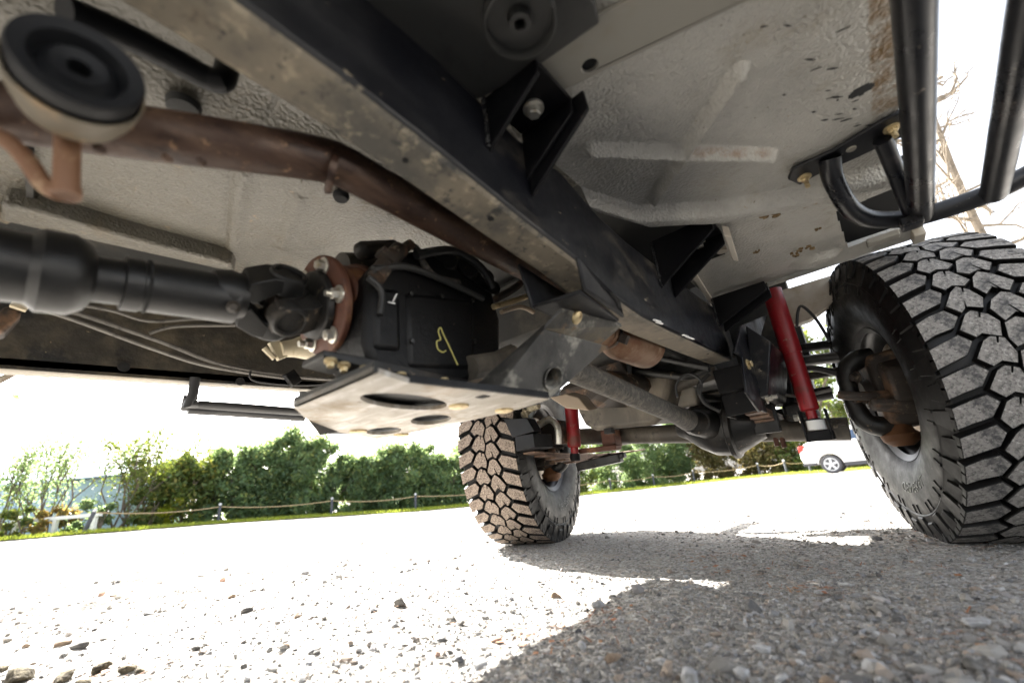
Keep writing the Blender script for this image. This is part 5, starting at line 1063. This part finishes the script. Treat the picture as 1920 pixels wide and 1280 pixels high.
# pale blue shed and a white roof edge behind the left bushes
M['shed'] = pm('pale_blue_boards', (.30, .42, .55), .7, 0, [((.36, .47, .6), 3, .4, .7)]); M['roofwhite'] = pm('white_roof', (.7, .7, .68), .7)
b = base_at(70, 26); t_ = thing('pale_blue_shed', 'pale blue shed behind the bushes at the left', 'shed', b)
LOCAL[0] = True; rdir = V(RT.x, RT.y, 0).normalized(); fdir = V(-rdir.y, rdir.x, 0)
def obx(c, hw, hd_, z0, z1): return [c+rdir*a_*hw+fdir*b_*hd_+V(0, 0, z0) for a_, b_ in ((-1, -1), (1, -1), (1, 1), (-1, 1))], V(0, 0, z1-z0)
for k in range(9):
    mb = MB(); c = rdir*(-4+k*1.0); mb.prism(*obx(c, .485, 1.5, -.3, 1.85)); mb.build('wall_panel', 'shed', t_)
mb = MB(); mb.prism([rdir*-4.8-fdir*1.8+V(0, 0, 1.86), rdir*4.8-fdir*1.8+V(0, 0, 1.86), rdir*4.8+V(0, 0, 2.5), rdir*-4.8+V(0, 0, 2.5)], V(0, 0, .06)); mb.prism([rdir*-4.8+fdir*1.8+V(0, 0, 1.86), rdir*4.8+fdir*1.8+V(0, 0, 1.86), rdir*4.8+V(0, 0, 2.495), rdir*-4.8+V(0, 0, 2.495)], V(0, 0, .06)); mb.build('roof', 'shed', t_)
LOCAL[0] = False
b = base_at(100, 19.5); t_ = thing('white_rooftop', 'long low white barrier behind the orange bush', 'rooftop', b); LOCAL[0] = True  # plain bar on legs stands in for a roof edge
mb = MB(); mb.prism(*obx(V(0, 0, 0), 1.3, .06, .46, .56)); mb.build('rail', 'roofwhite', t_)
for k in (-1.15, 0, 1.15): mb = MB(); mb.prism(*obx(rdir*k, .05, .05, -.2, .46)); mb.build('leg', 'roofwhite', t_)
LOCAL[0] = False

# white parked car
M['carwhite'] = pm('white_car_paint', (.78, .78, .78), .3); M['cargrey'] = pm('dark_plastic', (.05, .05, .055), .6); M['glass'] = pm('tinted_glass', (.05, .08, .14), .12); M['lamp'] = pm('red_lamp', (.55, .03, .02), .3); M['alloy'] = pm('alloy', (.5, .52, .55), .35, .5)
cb = base_at(1556, 21.0); ct = thing('white_car', 'white parked car with tinted windows, rear end towards the left', 'car', cb)
LOCAL[0] = True; vd = V(cb.x, cb.y, 0).normalized(); pp_ = V(vd.y, -vd.x, 0); cx = (pp_*math.cos(.12)-vd*math.sin(.12)).normalized(); cyv = V(-cx.y, cx.x, 0)
def cp(x, y, z): return cx*x+cyv*y+V(0, 0, z)
def carprism(poly, y0, y1, name, mat, bev=0, par=None, off=None):
    mb = MB(); mb.prism([cp(x, y0, z) for x, z in poly], cyv*(y1-y0)); return mb.build(name, mat, par or ct, bevel=bev, smooth=50)
arch = lambda x0, r: [(x0+r*math.cos(a), .34+r*math.sin(a)) for a in np.linspace(math.pi, 0, 12)]
body = [(-.86, .42), (-.93, .62), (-.90, .98), (-.86, 1.06)]+[(-.60, 1.22), (-.1, 1.30), (1.6, 1.12), (2.9, 1.02), (3.45, .86), (3.55, .55), (3.5, .36)]+[(x, z) for x, z in arch(2.75, .40)][::-1]+[(2.3, .34), (.5, .34)]+[(x, z) for x, z in arch(0, .40)][::-1]+[(-.5, .36)]
carprism(body, 0, 1.78, 'body', 'carwhite', .05)
cab = [(-.72, 1.10), (-.42, 1.36), (-.05, 1.60), (.9, 1.68), (1.7, 1.60), (2.3, 1.14), (1.4, 1.08)]
carprism(cab, .10, 1.68, 'cabin', 'carwhite', .05)
carprism([(-.36, 1.22), (-.02, 1.44), (.45, 1.52), (.46, 1.18)], .085, .12, 'window', 'glass'); carprism([(.52, 1.18), (.52, 1.525), (1.1, 1.53), (1.12, 1.17)], .085, .12, 'window', 'glass'); carprism([(1.18, 1.17), (1.17, 1.53), (1.65, 1.50), (2.05, 1.16)], .085, .12, 'window', 'glass')
carprism([(-.94, .86), (-.92, 1.10), (-.66, 1.14), (-.80, .92)], -.012, .25, 'tail_lamp', 'lamp', .02)
carprism([(.42, .24), (.42, .38), (2.35, .38), (2.35, .24)], -.008, 1.79, 'sill_trim', 'cargrey', .01); carprism([(-.9, .34), (-.92, .44), (-.42, .44), (-.42, .34)], -.006, 1.78, 'bumper_trim', 'cargrey', .01)
for wx in (0, 2.75):
    for wy, sg in ((.10, -1), (1.68, 1)):
        c = cp(wx, wy, .34); mb = MB(); mb.lathe([(-.1, .22), (-.11, .30), (-.08, .34), (.08, .34), (.11, .30), (.1, .22)], c, cyv, 32); wt = mb.build('tyre', 'cargrey', ct)
        mb = MB(); mb.lathe([(-.02, .235), (.0, .24), (.0, .21), (-.03, .2)], c+cyv*sg*.108, cyv*sg, 32, cap=False)
        for k in range(5):
            an = 2*math.pi*k/5+.3; dd = cx*math.cos(an)+V(0, 0, math.sin(an)); mb.beam(c+cyv*sg*.10+dd*.03, c+cyv*sg*.10+dd*.215, .075, .03, cyv)
        mb.lathe([(-.02, .06), (.01, .05)], c+cyv*sg*.105, cyv*sg, 16); mb.build('rim', 'alloy', wt)
LOCAL[0] = False
